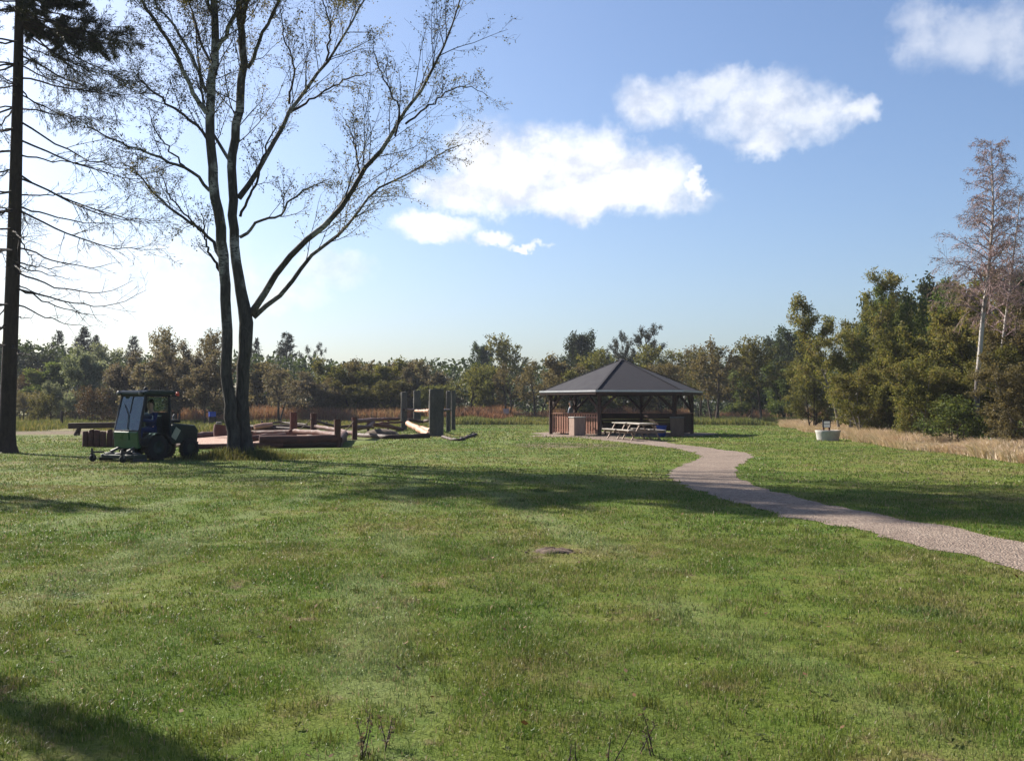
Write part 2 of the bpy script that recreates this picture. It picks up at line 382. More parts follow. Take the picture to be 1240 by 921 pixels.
# ------------------------------------------------------------------ turf blades (one stuff object)
rng = np.random.default_rng(3)
def off_path(x, y):
    keep = np.ones(len(x), bool)
    poly = np.concatenate([LO[::2], HI[::-2]]); p1 = np.roll(poly, -1, 0)
    idx = np.nonzero((x > .5) & (x < 9) & (y < 58))[0]
    for a in range(0, len(idx), 8000):
        q = idx[a:a + 8000]
        X = (x[q] + rng.normal(0, .05, len(q)))[:, None]; Y = (y[q] + rng.normal(0, .05, len(q)))[:, None]
        c = (poly[None, :, 1] > Y) != (p1[None, :, 1] > Y)
        xi = poly[None, :, 0] + (Y - poly[None, :, 1]) * (p1 - poly)[None, :, 0] / ((p1 - poly)[None, :, 1] + 1e-12)
        keep[q] = ((c & (X < xi)).sum(1) % 2) == 0
    return keep & (np.hypot(x - SHC[0], y - SHC[1]) > 5.2) & ~((x < -6.2 + .035 * (y - 36)) & (x > -15) & (y > 36) & (y < 49)) & ~((x < -9) & (y > 52))
def blades(name, x, y, h, w, mat, lean=.45, flat=None, z=0.0):
    n = len(x); a = rng.random(n) * 6.283
    la = rng.random(n) * 6.283; ln = h * np.abs(rng.normal(0, lean, n))
    dx, dy = np.cos(la) * ln, np.sin(la) * ln
    if flat is not None: dx, dy = dx + flat[0] * h, dy + flat[1] * h
    wx, wy = np.cos(a) * w / 2, np.sin(a) * w / 2
    Z = np.full(n, z)
    V = np.empty((n, 5, 3), np.float32)
    V[:, 0] = np.stack([x - wx, y - wy, Z], 1); V[:, 1] = np.stack([x + wx, y + wy, Z], 1)
    mx, my, mz = x + dx * .35, y + dy * .35, Z + h * .62
    V[:, 2] = np.stack([mx + wx * .75, my + wy * .75, mz], 1); V[:, 3] = np.stack([mx - wx * .75, my - wy * .75, mz], 1)
    V[:, 4] = np.stack([x + dx, y + dy, Z + h * (1 - .15 * np.minimum(1, ln / h))], 1)
    k = np.arange(n)[:, None] * 5
    return V.reshape(-1, 3), k + np.array([[0, 1, 2, 3]]), k + np.array([[3, 2, 4]])
def lawn_zone(y0, y1, dens, w, hm, pad=1.6):
    A = .6 * (y1 * y1 - y0 * y0) + 2 * pad * (y1 - y0)
    n = int(A * dens * 1.5)
    y = y0 + (y1 - y0) * rng.random(n); hw = .6 * y + pad; hmax = .6 * y1 + pad
    k = rng.random(n) < hw / hmax
    y, hw = y[k], hw[k]; x = (rng.random(len(y)) * 2 - 1) * hw
    n1, n2 = vnoise(x, y, 3.2, 1), vnoise(x, y, 9, 2)
    n3 = vnoise(x, y, .8, 5)
    k = (rng.random(len(x)) < .3 + .9 * n1 * (.5 + n2)) & ~((n3 > .72) & (n2 > .45) & (rng.random(len(x)) < .75)) & off_path(x, y)
    for cx, cy, rr in ((-.85, 5.0, .06), (.45, 11.0, .15)): k &= (np.hypot(x - cx, y - cy) > rr)
    x, y, n1, n2 = x[k], y[k], n1[k], n2[k]
    h = hm * (.45 + .8 * n1 + .45 * n2) * (.6 + .7 * rng.random(len(x)))
    return blades('g', x, y, h, w * (.7 + .6 * rng.random(len(x))), None, .55)
parts = [lawn_zone(1.2, 7.5, 6000, .004, .027, 3.4), lawn_zone(7.5, 12, 2700, .006, .027, 3), lawn_zone(12, 20, 900, .01, .03, 3), lawn_zone(20, 42, 170, .022, .032, 4), lawn_zone(42, 84, 42, .045, .04, 3)]
V, Q, T = [], [], []; off = 0
for v, q, tt in parts: V.append(v); Q.append(q + off); T.append(tt + off); off += len(v)
g = np_mesh('lawn_grass', np.concatenate(V), [np.concatenate(Q), np.concatenate(T)], M['blade'])
tag(g, 'short mown grass covering the lawn', kind='stuff')

def grass_strip(name, x, y, h, w, mat, label, lean=.4, flat=None):
    v, q, tt = blades(name, x, y, h, w, mat, lean, flat)
    return tag(np_mesh(name, v, [q, tt], mat), label, kind='stuff')
# rough meadow behind the playground
n = 120000
y = 50 + 70 * rng.random(n) ** 1.15; x = -6 - rng.random(n) * (.62 * y + 6)
k = (vnoise(x, y, .25, 3) + .4 * vnoise(x, y, 1.1, 4) > .45) & ~((x > -17) & (y < 66)) & ~((np.hypot((x + 26.2) / 5, (y - 58) / 4) < 1)) & ~((x < -17) & (y < 57))
x, y = x[k], y[k]
grass_strip('meadow_grass', x, y, (.12 + .38 * vnoise(x, y, .35, 6)) * (.6 + .7 * rng.random(len(x))), .05, M['gr_rough'], 'rough uncut meadow grass')
# tall olive grass along the far lawn edge and red stalks behind it
n = 60000
x = -8 + 36 * rng.random(n); edge = 80 + 3 * (vnoise(x, x * 0, .25, 8) - .5) - np.clip(x - 14, 0, 20) * .35
y = edge + 12 * rng.random(n) ** .9
grass_strip('tall_grass', x, y, (.15 + .6 * vnoise(x, y, .5, 9)) * (.6 + .6 * rng.random(n)), .06, M['gr_rough'], 'tall olive grass along the far edge of the lawn')
n = 70000
x = -34 + 62 * rng.random(n); y = 89 + 13 * rng.random(n)
k = vnoise(x, y, .18, 12) > .3; x, y = x[k], y[k]
grass_strip('stalk_grass', x, y, (.7 + .95 * vnoise(x, y, .22, 10)) * (.6 + .6 * rng.random(len(x))), .055, M['gr_red'], 'reddish seed stalks in front of the scrub trees')
# dry pink-tan grass at the foot of the right thicket
HEDGE = [(22.5, 82), (20.6, 70), (18.2, 56), (16.6, 46), (15.6, 38), (15.2, 30), (15.3, 22), (15.6, 10)]
hx = lambda yy: np.interp(yy, [p[1] for p in HEDGE[::-1]], [p[0] for p in HEDGE[::-1]])
n = 90000
y = 12 + 66 * rng.random(n); x = hx(y) - 1.3 + 3.2 * rng.random(n) ** 1.2 + .9 * (vnoise(y, y * 0, .5, 14) - .5)
grass_strip('dry_grass', x, y, (.14 + .48 * vnoise(x, y, .7, 15)) * (.6 + .6 * rng.random(n)), .028, M['gr_dry'], 'dry bleached grass lying along the foot of the thicket', .7, (-.35, -.2))
# uncut grass round the foot of the big birch
n = 3600
a = rng.random(n) * 6.283; r = np.abs(rng.normal(0, .75, n)) + .3
x = -8.0 + np.cos(a) * r * 1.3; y = 30.0 + np.sin(a) * r * .8
grass_strip('birch_foot_grass', x, y, (.12 + .33 * rng.random(n)) * np.exp(-np.maximum(0, r - .6)), .018, M['gr_rough'], 'uncut grass round the foot of the birch')
# fallen leaves on the lawn
n = 560
y = 3.5 + 26 * rng.random(n) ** 1.6; x = (rng.random(n) * 2 - 1) * (.6 * y + 1)
k = off_path(x, y); x, y = x[k], y[k]; n = len(x)
a = rng.random(n) * 6.283; s = .009 + .014 * rng.random(n); z = .022 + .02 * rng.random(n)
tl = rng.normal(0, .4, (n, 2))
c, sn = np.cos(a), np.sin(a)
V = np.stack([np.stack([x + s * (c * p - sn * q), y + s * (sn * p + c * q), z + s * (tl[:, 0] * p + tl[:, 1] * q)], 1) for p, q in ((-1, 0), (0, -.6), (1, 0), (0, .6))], 1).reshape(-1, 3)
tag(np_mesh('fallen_leaves', V, [np.arange(n * 4).reshape(-1, 4)], M['lf_fallen']), 'scattered fallen leaves on the lawn', kind='stuff')

# broad-leaved lawn weeds and darker tufts
n = 420
cy = 3.4 + 14 * rng.random(n) ** 1.3; cx_ = (rng.random(n) * 2 - 1) * (.6 * cy + 1); k = off_path(cx_, cy); cx_, cy = cx_[k], cy[k]
VV = []
for x0, y0 in zip(cx_, cy):
    r0 = rng.uniform(.018, .042); a0 = rng.random() * 6.283
    for q in range(7):
        a = a0 + q * .9 + rng.normal(0, .15); L = r0 * rng.uniform(.7, 1.2); w_ = L * .28; c, sn = math.cos(a), math.sin(a); z0 = .012 + .01 * rng.random(); lift = L * rng.uniform(.1, .5)
        VV += [(x0, y0, z0), (x0 + c * L * .6 - sn * w_, y0 + sn * L * .6 + c * w_, z0 + lift), (x0 + c * L, y0 + sn * L, z0 + lift * .8), (x0 + c * L * .6 + sn * w_, y0 + sn * L * .6 - c * w_, z0 + lift)]
tag(np_mesh('lawn_weeds', VV, [np.arange(len(VV)).reshape(-1, 4)], M['lf_green']), 'flat broad-leaved weeds scattered in the lawn', kind='stuff')
n = 260; m_ = 46
cy = 3.4 + 16 * rng.random(n) ** 1.2; cx_ = (rng.random(n) * 2 - 1) * (.6 * cy + 1)
x = (cx_[:, None] + rng.normal(0, .045, (n, m_))).ravel(); y = (cy[:, None] + rng.normal(0, .045, (n, m_))).ravel(); k = off_path(x, y); x, y = x[k], y[k]
grass_strip('grass_tufts', x, y, .03 + .045 * rng.random(len(x)), .005, M['lf_green'], 'darker coarse tufts standing out of the lawn', .5)

# ------------------------------------------------------------------ tree machinery
def unit(v): return v / (np.linalg.norm(v) + 1e-9)
def run(rg, p, d, L, n, wig, trop=(0, 0, 0)):
    P = [np.array(p, float)]; d = unit(np.array(d, float)); trop = np.array(trop, float)
    for _ in range(n):
        d = unit(d + rg.normal(0, wig, 3) + trop); P.append(P[-1] + d * (L / n))
    return np.array(P)
def perp(rg, d):
    return unit(np.cross(d, rg.normal(0, 1, 3)))
def sample(P, rad, t):
    f = t * (len(P) - 1); i = min(int(f), len(P) - 2); k = f - i
    return P[i] * (1 - k) + P[i + 1] * k, unit(P[i + 1] - P[i]), rad[i] * (1 - k) + rad[i + 1] * k
def ramify(rg, P, rad, specs, out, lvl=0):
    out.append((lvl, P, rad))
    if lvl >= len(specs): return
    cnt, ang, lr, nseg, wig, trop, tmin = specs[lvl]
    L = np.linalg.norm(np.diff(P, axis=0), axis=1).sum()
    for k in range(cnt):
        t = tmin + (1 - tmin) * (k + rg.random()) / cnt
        p, d, r = sample(P, rad, min(t, .995))
        a = R(ang) * rg.uniform(.7, 1.25)
        nd = d * math.cos(a) + perp(rg, d) * math.sin(a)
        l = L * lr * (1.2 - .65 * t) * rg.uniform(.65, 1.25)
        Q = run(rg, p, nd, l, nseg, wig, trop)
        r0 = max(r * .62, .003)
        ramify(rg, Q, np.linspace(r0, r0 * .3, nseg + 1), specs, out, lvl + 1)
def tubes(polys, sides=lambda lvl: 7 if lvl == 0 else 5 if lvl == 1 else 3):
    """polys: (lvl, P, rad). returns V, quads"""
    by = {}
    for lvl, P, rad in polys: by.setdefault((len(P), sides(lvl)), []).append((P, rad))
    VV, QQ, off = [], [], 0
    for (n, s), L in by.items():
        P = np.array([a for a, _ in L]); rd = np.array([r for _, r in L])
        T = np.empty_like(P); T[:, 1:-1] = P[:, 2:] - P[:, :-2]; T[:, 0] = P[:, 1] - P[:, 0]; T[:, -1] = P[:, -1] - P[:, -2]
        T /= np.linalg.norm(T, axis=2, keepdims=True) + 1e-9
        m = np.abs(T[:, :1, 2:]).repeat(n, 1) > .8
        ref = np.where(m, np.array([1., 0, 0]), np.array([0, 0, 1.]))
        A = np.cross(T, ref); A /= np.linalg.norm(A, axis=2, keepdims=True) + 1e-9; B = np.cross(T, A)
        th = np.arange(s) * 2 * math.pi / s
        ring = P[:, :, None] + rd[:, :, None, None] * (A[:, :, None] * np.cos(th)[None, None, :, None] + B[:, :, None] * np.sin(th)[None, None, :, None])
        b0 = off + np.arange(len(L))[:, None, None] * n * s + np.arange(n - 1)[None, :, None] * s
        k = np.arange(s)[None, None]; k2 = (k + 1) % s
        QQ.append(np.stack([b0 + k, b0 + k2, b0 + s + k2, b0 + s + k], -1).reshape(-1, 4))
        VV.append(ring.reshape(-1, 3)); off += len(L) * n * s
    return np.concatenate(VV), np.concatenate(QQ)
def anchors(rg, out, minlvl, N, spread, tmin=0.0):
    A, B, W = [], [], []
    for lvl, P, rad in out:
        if lvl < minlvl: continue
        i0 = int(tmin * (len(P) - 1))
        A.append(P[i0:-1]); B.append(P[i0 + 1:])
    A, B = np.concatenate(A), np.concatenate(B)
    w = np.linalg.norm(B - A, axis=1); w /= w.sum()
    i = rg.choice(len(A), N, p=w); k = rg.random((N, 1))
    return A[i] * (1 - k) + B[i] * k + rg.normal(0, spread, (N, 3)), unit_rows(B[i] - A[i])
def unit_rows(a): return a / (np.linalg.norm(a, axis=1, keepdims=True) + 1e-9)
def leaves(rg, P, size, ratio=.6, along=None, mixk=0.0, droop=0.0):
    n = len(P); u = unit_rows(rg.normal(0, 1, (n, 3)))
    if along is not None: u = unit_rows(u * (1 - mixk) + along * mixk)
    u[:, 2] -= droop; u = unit_rows(u)
    v = unit_rows(np.cross(u, rg.normal(0, 1, (n, 3)) + np.array([0, 0, .6])))
    L = (size * (.6 + .8 * rg.random(n)))[:, None]; W = L * ratio
    V = np.stack([P, P + u * L * .5 + v * W * .5, P + u * L, P + u * L * .5 - v * W * .5], 1).reshape(-1, 3)
    return V, np.arange(n * 4).reshape(-1, 4)

PROTO = {}
def store(kind, trunk_polys, leafVQ, mats, H, W, twig_polys=None, cut_r=None):
    root = empty('tree')
    v, q = tubes(trunk_polys); tr = np_mesh('trunk', v, [q], mats[0], root, True)
    if twig_polys:
        v2, q2 = tubes(twig_polys); lv, lq = leafVQ
        cr = np_mesh('crown', np.concatenate([v2, lv]), [q2, lq + len(v2)], [mats[2], mats[1]], root, False, np.concatenate([np.zeros(len(q2)), np.ones(len(lq))]))
    else:
        cr = np_mesh('crown', leafVQ[0], [leafVQ[1]], mats[1], root)
    PROTO[kind] = dict(root=root, H=H, W=W, used=False, slot=len(cr.material_slots) - 1)

def ext(V):
    z = np.percentile(V[:, 2], 99.7); r = np.percentile(np.hypot(V[:, 0], V[:, 1]), 97)
    return z, 2 * r

def broad(kind, seed, H, Rc, base, prof, stems, n1, up, specs, leafn, lsize, spread, mats, r0=.13, minlvl=2, wig=.08, lean=.12, tmin=0.0, ratio=.6, top=.8):
    rg = np.random.default_rng(seed); out = []
    for s in range(stems):
        az = 6.283 * (s + rg.random() * .5) / stems
        d0 = np.array([math.cos(az), math.sin(az), 0]) * (lean if stems > 1 else .02) * rg.uniform(.6, 1.3) + np.array([0, 0, 1])
        st = np.array([math.cos(az), math.sin(az), 0]) * (.18 if stems > 1 else 0)
        hh = H * (top if s == 0 else rg.uniform(.75, 1) * top)
        T = run(rg, st, d0, hh, 12, wig * .6, (0, 0, .02)); tr = np.linspace(r0, r0 * .16, 13) * (1 if s == 0 else .75); tr[0] *= 1.35
        out.append((0, T, tr))
        nn = max(3, n1 // stems)
        for k in range(nn):
            t = base + (1 - base) * ((k + rg.random()) / nn) ** .8
            p, d, r = sample(T, tr, min(t, .99))
            a = k * 2.4 + rg.random() * .8
            el = up * .7 + (1.0 - up * .7) * ((t - base) / (1 - base)) ** 1.6
            dd = np.array([math.cos(a) * math.cos(el), math.sin(a) * math.cos(el), math.sin(el)])
            L = Rc * prof((t - base) / (1 - base)) * rg.uniform(.7, 1.2) * (.75 if stems > 1 else 1)
            Q = run(rg, p, dd, L, 6, wig * 1.6, (0, 0, .05))
            rr = min(r * .7, .02 + L * .018)
            ramify(rg, Q, np.linspace(rr, rr * .25, 7), specs, out, 1)
    wood = [o for o in out if o[0] <= 2]
    out += [(2, o[1][8:], o[2][8:]) for o in out if o[0] == 0]
    # specs index starts at level 1, so pad it
    P, al = anchors(rg, out, minlvl, leafn, spread, tmin)
    P[:, 2] = np.abs(P[:, 2]) + .02
    V, Q = leaves(rg, P, lsize, ratio)
    z, w = ext(V); store(kind, wood, (V, Q), mats, z, w)

ell = lambda t: .35 + .65 * math.sqrt(max(.05, 1 - (2 * t - .75) ** 2 / 1.8))
cone = lambda t: max(.12, 1.05 - .9 * t)
S2 = lambda c1, c2, a1=45, a2=45, l1=.5, l2=.45, tz=.02: [None, (c1, a1, l1, 4, .14, (0, 0, tz), .2), (c2, a2, l2, 3, .16, (0, 0, tz), .25)]
broad('scrub', 11, 5.0, 2.3, .1, ell, 3, 18, .5, S2(6, 4), 13000, .15, .13, [M['bark'], M['lf_olive']], .1)
broad('scrub_b', 12, 4.6, 2.6, .15, ell, 2, 16, .4, S2(6, 5), 13000, .14, .12, [M['bark'], M['lf_purple']], .12)
broad('scrub_c', 17, 5.2, 2.2, .2, ell, 1, 15, .55, S2(6, 5), 12000, .15, .13, [M['bark'], M['lf_brown']], .13)
broad('open_tree', 13, 8.0, 2.4, .3, ell, 1, 16, .75, S2(6, 4, 38, 40), 4200, .19, .12, [M['bark'], M['lf_brown']], .13)
broad('forked', 14, 6.0, 2.6, .3, ell, 2, 13, .65, S2(6, 5, 42, 42), 3600, .15, .11, [M['bark'], M['lf_brown']], .13, lean=.3)
broad('oak', 15, 9.0, 3.6, .22, ell, 1, 18, .45, S2(7, 5), 12000, .26, .2, [M['bark'], M['lf_dark']], .22)
broad('thicket', 16, 7.0, 2.1, .04, lambda t: .6 + .45 * ell(t), 3, 36, .6, S2(6, 5, 46, 42, .5, .5), 28000, .105, .1, [M['bark'], M['lf_thicket']], .08, lean=.2)
broad('thicket_b', 18, 6.5, 2.5, .05, ell, 4, 36, .45, S2(6, 5, 48, 45, .5, .5), 26000, .11, .1, [M['bark_pale'], M['lf_thicket']], .07)
broad('wispy', 19, 8.5, 2.3, .08, lambda t: max(.4, 1.15 - .75 * t), 2, 44, .7, S2(6, 4, 32, 30, .5, .5), 24000, .11, .085, [M['bark_pale'], M['lf_thicket']], .08, ratio=.4, lean=.16, top=.84, tmin=0)
broad('bush', 20, 1.7, 1.2, .05, ell, 5, 25, .5, S2(5, 4), 4500, .08, .07, [M['bark'], M['lf_green']], .03)

def conifer(kind, seed, H, Rc, leafn, base=.05, droop=-.05, mats=None, nper=6, gap=.45):
    rg = np.random.default_rng(seed); out = []
    T = run(rg, (0, 0, 0), (0, 0, 1), H, 10, .01); tr = np.linspace(.018 * H, .012, 11); out.append((0, T, tr))
    z = base * H
    while z < H * .985:
        t = z / H
        for k in range(nper):
            a = rg.random() * 6.283; L = Rc * (1.02 - t) ** .8 * rg.uniform(.6, 1.15) + .12
            p, d, r = sample(T, tr, t)
            Q = run(rg, p, (math.cos(a), math.sin(a), .12 + .5 * t), L, 5, .06, (0, 0, droop + .04))
            ramify(rg, Q, np.linspace(.03, .008, 6), [None, (6, 50, .42, 3, .1, (0, 0, .0), .15)], out, 1)
        z += gap * rg.uniform(.7, 1.3)
    P, al = anchors(rg, out, 1, leafn, .05)
    V, Q = leaves(rg, P, .34, .22, al, .6)
    zz, w = ext(V); store(kind, [o for o in out if o[0] <= 1], (V, Q), mats, H, w)
conifer('fir', 31, 12, 2.9, 11000, mats=[M['bark_pine'], M['lf_needle']])
conifer('fir_b', 32, 11, 3.2, 10000, .2, 0.0, [M['bark_pine'], M['lf_needle']], 6, .5)

def scots(kind, seed, H, Rc, leafn):
    rg = np.random.default_rng(seed); out = []
    T = run(rg, (0, 0, 0), (.05, 0, 1), H * .96, 12, .05); tr = np.linspace(.22, .05, 13); out.append((0, T, tr))
    for k in range(17):
        t = .35 + .64 * (k + rg.random()) / 17; p, d, r = sample(T, tr, min(t, .99)); a = k * 2.4
        L = Rc * rg.uniform(.45, 1.15) * (1.15 - .5 * abs(t - .6))
        Q = run(rg, p, (math.cos(a), math.sin(a), .25 + .5 * (t - .4)), L, 6, .12, (0, 0, .08))
        ramify(rg, Q, np.linspace(.07, .02, 7), [None, (6, 45, .4, 4, .12, (0, 0, .1), .45), (4, 45, .45, 3, .15, (0, 0, .08), .3)], out, 1)
    P, al = anchors(rg, out, 2, leafn, .13, .3)
    V, Q = leaves(rg, P, .3, .25, al, .4)
    zz, w = ext(V); store(kind, [o for o in out if o[0] <= 2], (V, Q), [M['bark_pine'], M['lf_needle']], zz, w)
scots('scots', 41, 11, 3.6, 9000)

def place(kind, u, Y, vtop, wpx, mat=None, label=None, name='tree', cat='tree', group=None, xy=None, H=None, W=None, rz=None):
    p = PROTO[kind]
    if p['used']: o = copy_tree(p['root'])
    else: o, p['used'] = p['root'], True
    for k in ('label', 'category', 'group'):
        if k in o: del o[k]
    o.name = name
    x = (u - 620) / F * Y if xy is None else xy[0]; Y = Y if xy is None else xy[1]
    H = H or CAMZ + (HOR - vtop) * Y / F; W = W or wpx * Y / F * (1.2 if wpx < 80 else 1.1)
    s = W / p['W']; o.location = (x, Y, -.03); o.scale = (s, s, H / p['H'])
    o.rotation_euler = (0, 0, random.random() * 6.28 if rz is None else rz)
    tag(o, label, cat, group)
    for ch in o.children:
        base = ch.name.split('.')[0]
        if base == 'crown' and mat:
            sl = ch.material_slots[p['slot']]; sl.link = 'OBJECT'; sl.material = M[mat]
    return o

# --- left of the big birch
T = place
T('fir', 72, 150, 399, 42, 'lf_needle', 'dark fir rising above the left scrub, nearest the conifer trunk', 'fir_tree')
T('fir_b', 98, 155, 398, 50, 'lf_needle', 'broad dark fir, tallest on the skyline left of the mower', 'fir_tree')
T('fir_b', 118, 160, 408, 40, 'lf_needle', 'lower dark fir adjoining the tallest left fir', 'fir_tree')
T('fir', 163, 150, 406, 40, 'lf_needle', 'dark fir peeping up straight above the mower cab', 'fir_tree')
T('oak', 45, 130, 424, 60, 'lf_dark', 'dark round tree just right of the conifer trunk', 'broadleaf_tree')
T('oak', 12, 135, 415, 60, 'lf_dark', 'dark broad tree half hidden behind the conifer trunk', 'broadleaf_tree')
T('oak', -55, 125, 405, 90, 'lf_dark', 'dark tree beyond the conifer at the photo edge', 'broadleaf_tree')
T('scrub_c', 36, 110, 447, 34, 'lf_rust', 'rust-red shrub at the wood edge beside the conifer trunk', 'shrub', 'shrub')
T('scrub', 66, 104, 432, 52, 'lf_green', 'fresh green bushy tree below the dark firs', 'broadleaf_tree')
T('scrub', 100, 95, 420, 48, 'lf_silver', 'silvery-leaved willow left of the purple hawthorns', 'willow_tree')
T('open_tree', 124, 98, 414, 44, 'lf_silver', 'taller silvery willow touching the purple hawthorns', 'willow_tree')
T('scrub_c', 62, 88, 462, 26, 'lf_silver', 'small pale-leaved bush in front of the willows', 'bush', 'bush')
T('open_tree', 207, 105, 397, 44, 'lf_brown', 'thin open-crowned tree above the mower tail', 'broadleaf_tree')
T('open_tree', 246, 100, 398, 40, 'lf_brown', 'thin open-crowned tree just left of the birch stems', 'broadleaf_tree')
for u, Y, v, w, lab in ((148, 92, 425, 60, 'purple-leaved hawthorn left of the mower cab roof'), (183, 86, 424, 62, 'purple-leaved hawthorn directly behind the mower cab'),
                        (216, 84, 420, 60, 'purple-brown hawthorn behind the mower bonnet'), (252, 78, 424, 58, 'purple-brown hawthorn behind the left birch stem'),
                        (236, 95, 416, 50, 'dusky hawthorn farther back, between mower and birch')):
    T('scrub_b', u, Y, v, w, 'lf_purple', lab, 'hawthorn_tree', 'tree', 'hawthorns behind the mower')
T('bush', 50, 86, 474, 34, 'lf_olive', 'spreading little fruit bush in the rough meadow', 'bush', 'bush')
T('bush', 113, 82, 467, 42, 'lf_rust', 'orange-tinged bush in the meadow left of the mower', 'bush', 'bush')
for u, w in ((28, 40), (60, 40), (92, 44), (128, 40), (160, 40)):
    T('bush', u, 98, 472, w, 'lf_brown', 'low dull bush of the hedge under the left tree row', 'bush', 'bush', 'low hedge bushes under the left tree row')
# --- between birch and shelter
T('fir_b', 347, 150, 404, 46, 'lf_needle', 'dark fir on the skyline right of the birch stems', 'fir_tree')
T('scots', 381, 155, 416, 34, 'lf_needle', 'small flat-topped pine on the skyline above the log posts', 'pine_tree')
T('fir', 312, 150, 408, 30, 'lf_needle', 'slim dark fir close to the right birch stem', 'fir_tree')
T('scrub', 318, 100, 432, 56, 'lf_brown', 'brown-green scrub tree right beside the birch foot', 'scrub_tree')
T('forked', 336, 84, 440, 58, 'lf_purple', 'dark-stemmed thorn tree between birch and first log post', 'thorn_tree')
T('scrub_b', 374, 92, 450, 60, 'lf_purple', 'spreading purple-grey thorn behind the log posts', 'thorn_tree')
for i, (u, Y, v, w, mt) in enumerate(((408, 98, 436, 56, 'lf_olive'), (436, 100, 437, 58, 'lf_brown'), (462, 98, 436, 54, 'lf_olive'), (486, 102, 438, 56, 'lf_brown'), (426, 94, 462, 50, 'lf_olive'), (470, 94, 460, 52, 'lf_olive'), (395, 94, 458, 40, 'lf_brown'))):
    T('scrub' if i % 2 == 0 else 'scrub_c', u, Y, v, w, mt, 'olive scrub tree in the even row behind the log rails', 'scrub_tree', 'tree', 'scrub row behind the log rails')
T('scrub_b', 524, 98, 437, 62, 'lf_purple', 'wine-dark thorn behind the tall log posts', 'thorn_tree')
T('scrub_b', 500, 96, 445, 40, 'lf_purple', 'smaller wine-dark thorn left of the tall log posts', 'thorn_tree')
T('scrub_c', 524, 93, 466, 46, 'lf_olive', 'low olive scrub right behind the tall log posts', 'scrub_tree')
T('open_tree', 568, 94, 440, 46, 'lf_olive', 'olive tree on a thin dark trunk right of the log posts', 'broadleaf_tree')
T('oak', 583, 140, 415, 30, 'lf_dark', 'dark pointed tree on the skyline right of the log posts', 'broadleaf_tree')
T('open_tree', 620, 125, 405, 48, 'lf_olive', 'ragged thin-topped tree on the skyline left of the shelter', 'broadleaf_tree')
T('forked', 612, 92, 440, 52, 'lf_brown', 'brownish tree with twin pale stems left of the shelter', 'broadleaf_tree')
T('forked', 648, 90, 436, 60, 'lf_brown', 'brown tree with a leaning trunk beside the shelter eave', 'broadleaf_tree')
T('scrub', 592, 100, 446, 46, 'lf_olive', 'olive scrub between the dark trunk and the twin pale stems', 'scrub_tree')
T('scrub', 680, 96, 432, 56, 'lf_brown', 'brown-green scrub behind the left slope of the shelter roof', 'scrub_tree')
# --- behind the shelter
T('oak', 702, 125, 402, 44, 'lf_dark', 'dark lumpy oak above the left slope of the shelter roof', 'oak_tree')
T('scots', 776, 120, 393, 62, 'lf_needle', 'tallest pine on the skyline, above the shelter roof ridge', 'pine_tree')
T('scots', 748, 122, 401, 36, 'lf_needle', 'dense dark pine straight behind the roof peak', 'pine_tree')
T('open_tree', 728, 100, 424, 50, 'lf_olive', 'olive tree behind the roof left of its peak', 'broadleaf_tree')
T('scrub', 700, 90, 450, 60, 'lf_olive', 'olive scrub seen through the left side of the shelter', 'scrub_tree')
T('scrub', 752, 92, 448, 64, 'lf_olive', 'olive scrub seen through the middle of the shelter', 'scrub_tree')
T('scrub_c', 800, 92, 440, 60, 'lf_brown', 'brown-green scrub seen through the right side of the shelter', 'scrub_tree')
T('open_tree', 797, 98, 416, 52, 'lf_olive', 'pale olive tree above the right slope of the shelter roof', 'broadleaf_tree')
T('open_tree', 828, 104, 418, 44, 'lf_brown', 'thin bare-branched tree above the right eave', 'broadleaf_tree')
# --- right of the shelter
T('forked', 864, 84, 411, 74, 'lf_brown', 'brownish tree with forked trunk right of the shelter', 'broadleaf_tree')
T('open_tree', 848, 100, 420, 50, 'lf_olive', 'olive tree tucked behind the right shelter post', 'broadleaf_tree')
T('scrub', 893, 98, 424, 56, 'lf_brown', 'dull scrub between the forked tree and the slim olive tree', 'scrub_tree')
T('open_tree', 922, 82, 408, 54, 'lf_olive', 'slim olive tree left of the dark trees near the concrete ring', 'broadleaf_tree')
T('oak', 965, 100, 396, 60, 'lf_dark', 'large dark tree behind the left end of the thicket', 'broadleaf_tree')
T('oak', 940, 108, 408, 52, 'lf_dark', 'smaller dark tree left of the large dark one', 'broadleaf_tree')
T('scrub', 952, 84, 440, 50, 'lf_green', 'green bush tree under the large dark tree', 'scrub_tree')
T('scrub', 905, 92, 450, 44, 'lf_green', 'low green scrub behind the far lawn corner', 'scrub_tree')
# --- thicket on the right
th = 'thicket along the right side of the lawn'
T('wispy', 1022, 54, 329, 112, 'lf_thicket', 'tall willow with ragged leaning tips, left end of the thicket', 'willow_tree', 'tree', th)
T('thicket', 1062, 56, 364, 74, 'lf_dark', 'dark green tree right of the ragged willow', 'thicket_tree', 'tree', th)
T('thicket_b', 1104, 54, 350, 84, 'lf_green', 'rounded green tree mid thicket, left of the white birch', 'thicket_tree', 'tree', th)
T('thicket', 1152, 46, 336, 112, 'lf_thicket', 'tall yellowish-olive tree just left of the white birch trunk', 'thicket_tree', 'tree', th)
T('thicket_b', 1212, 43, 352, 106, 'lf_thicket', 'olive tree right of the white birch trunk', 'thicket_tree', 'tree', th)
T('thicket', 1262, 40, 338, 120, 'lf_brown', 'brownish tree at the right photo edge of the thicket', 'thicket_tree', 'tree', th)
T('oak', 1228, 66, 322, 96, 'lf_dark', 'dark tree showing above the right end of the thicket', 'broadleaf_tree')
T('thicket', 984, 63, 418, 56, 'lf_olive', 'low olive sapling clump behind the concrete ring', 'thicket_tree', 'tree', th)
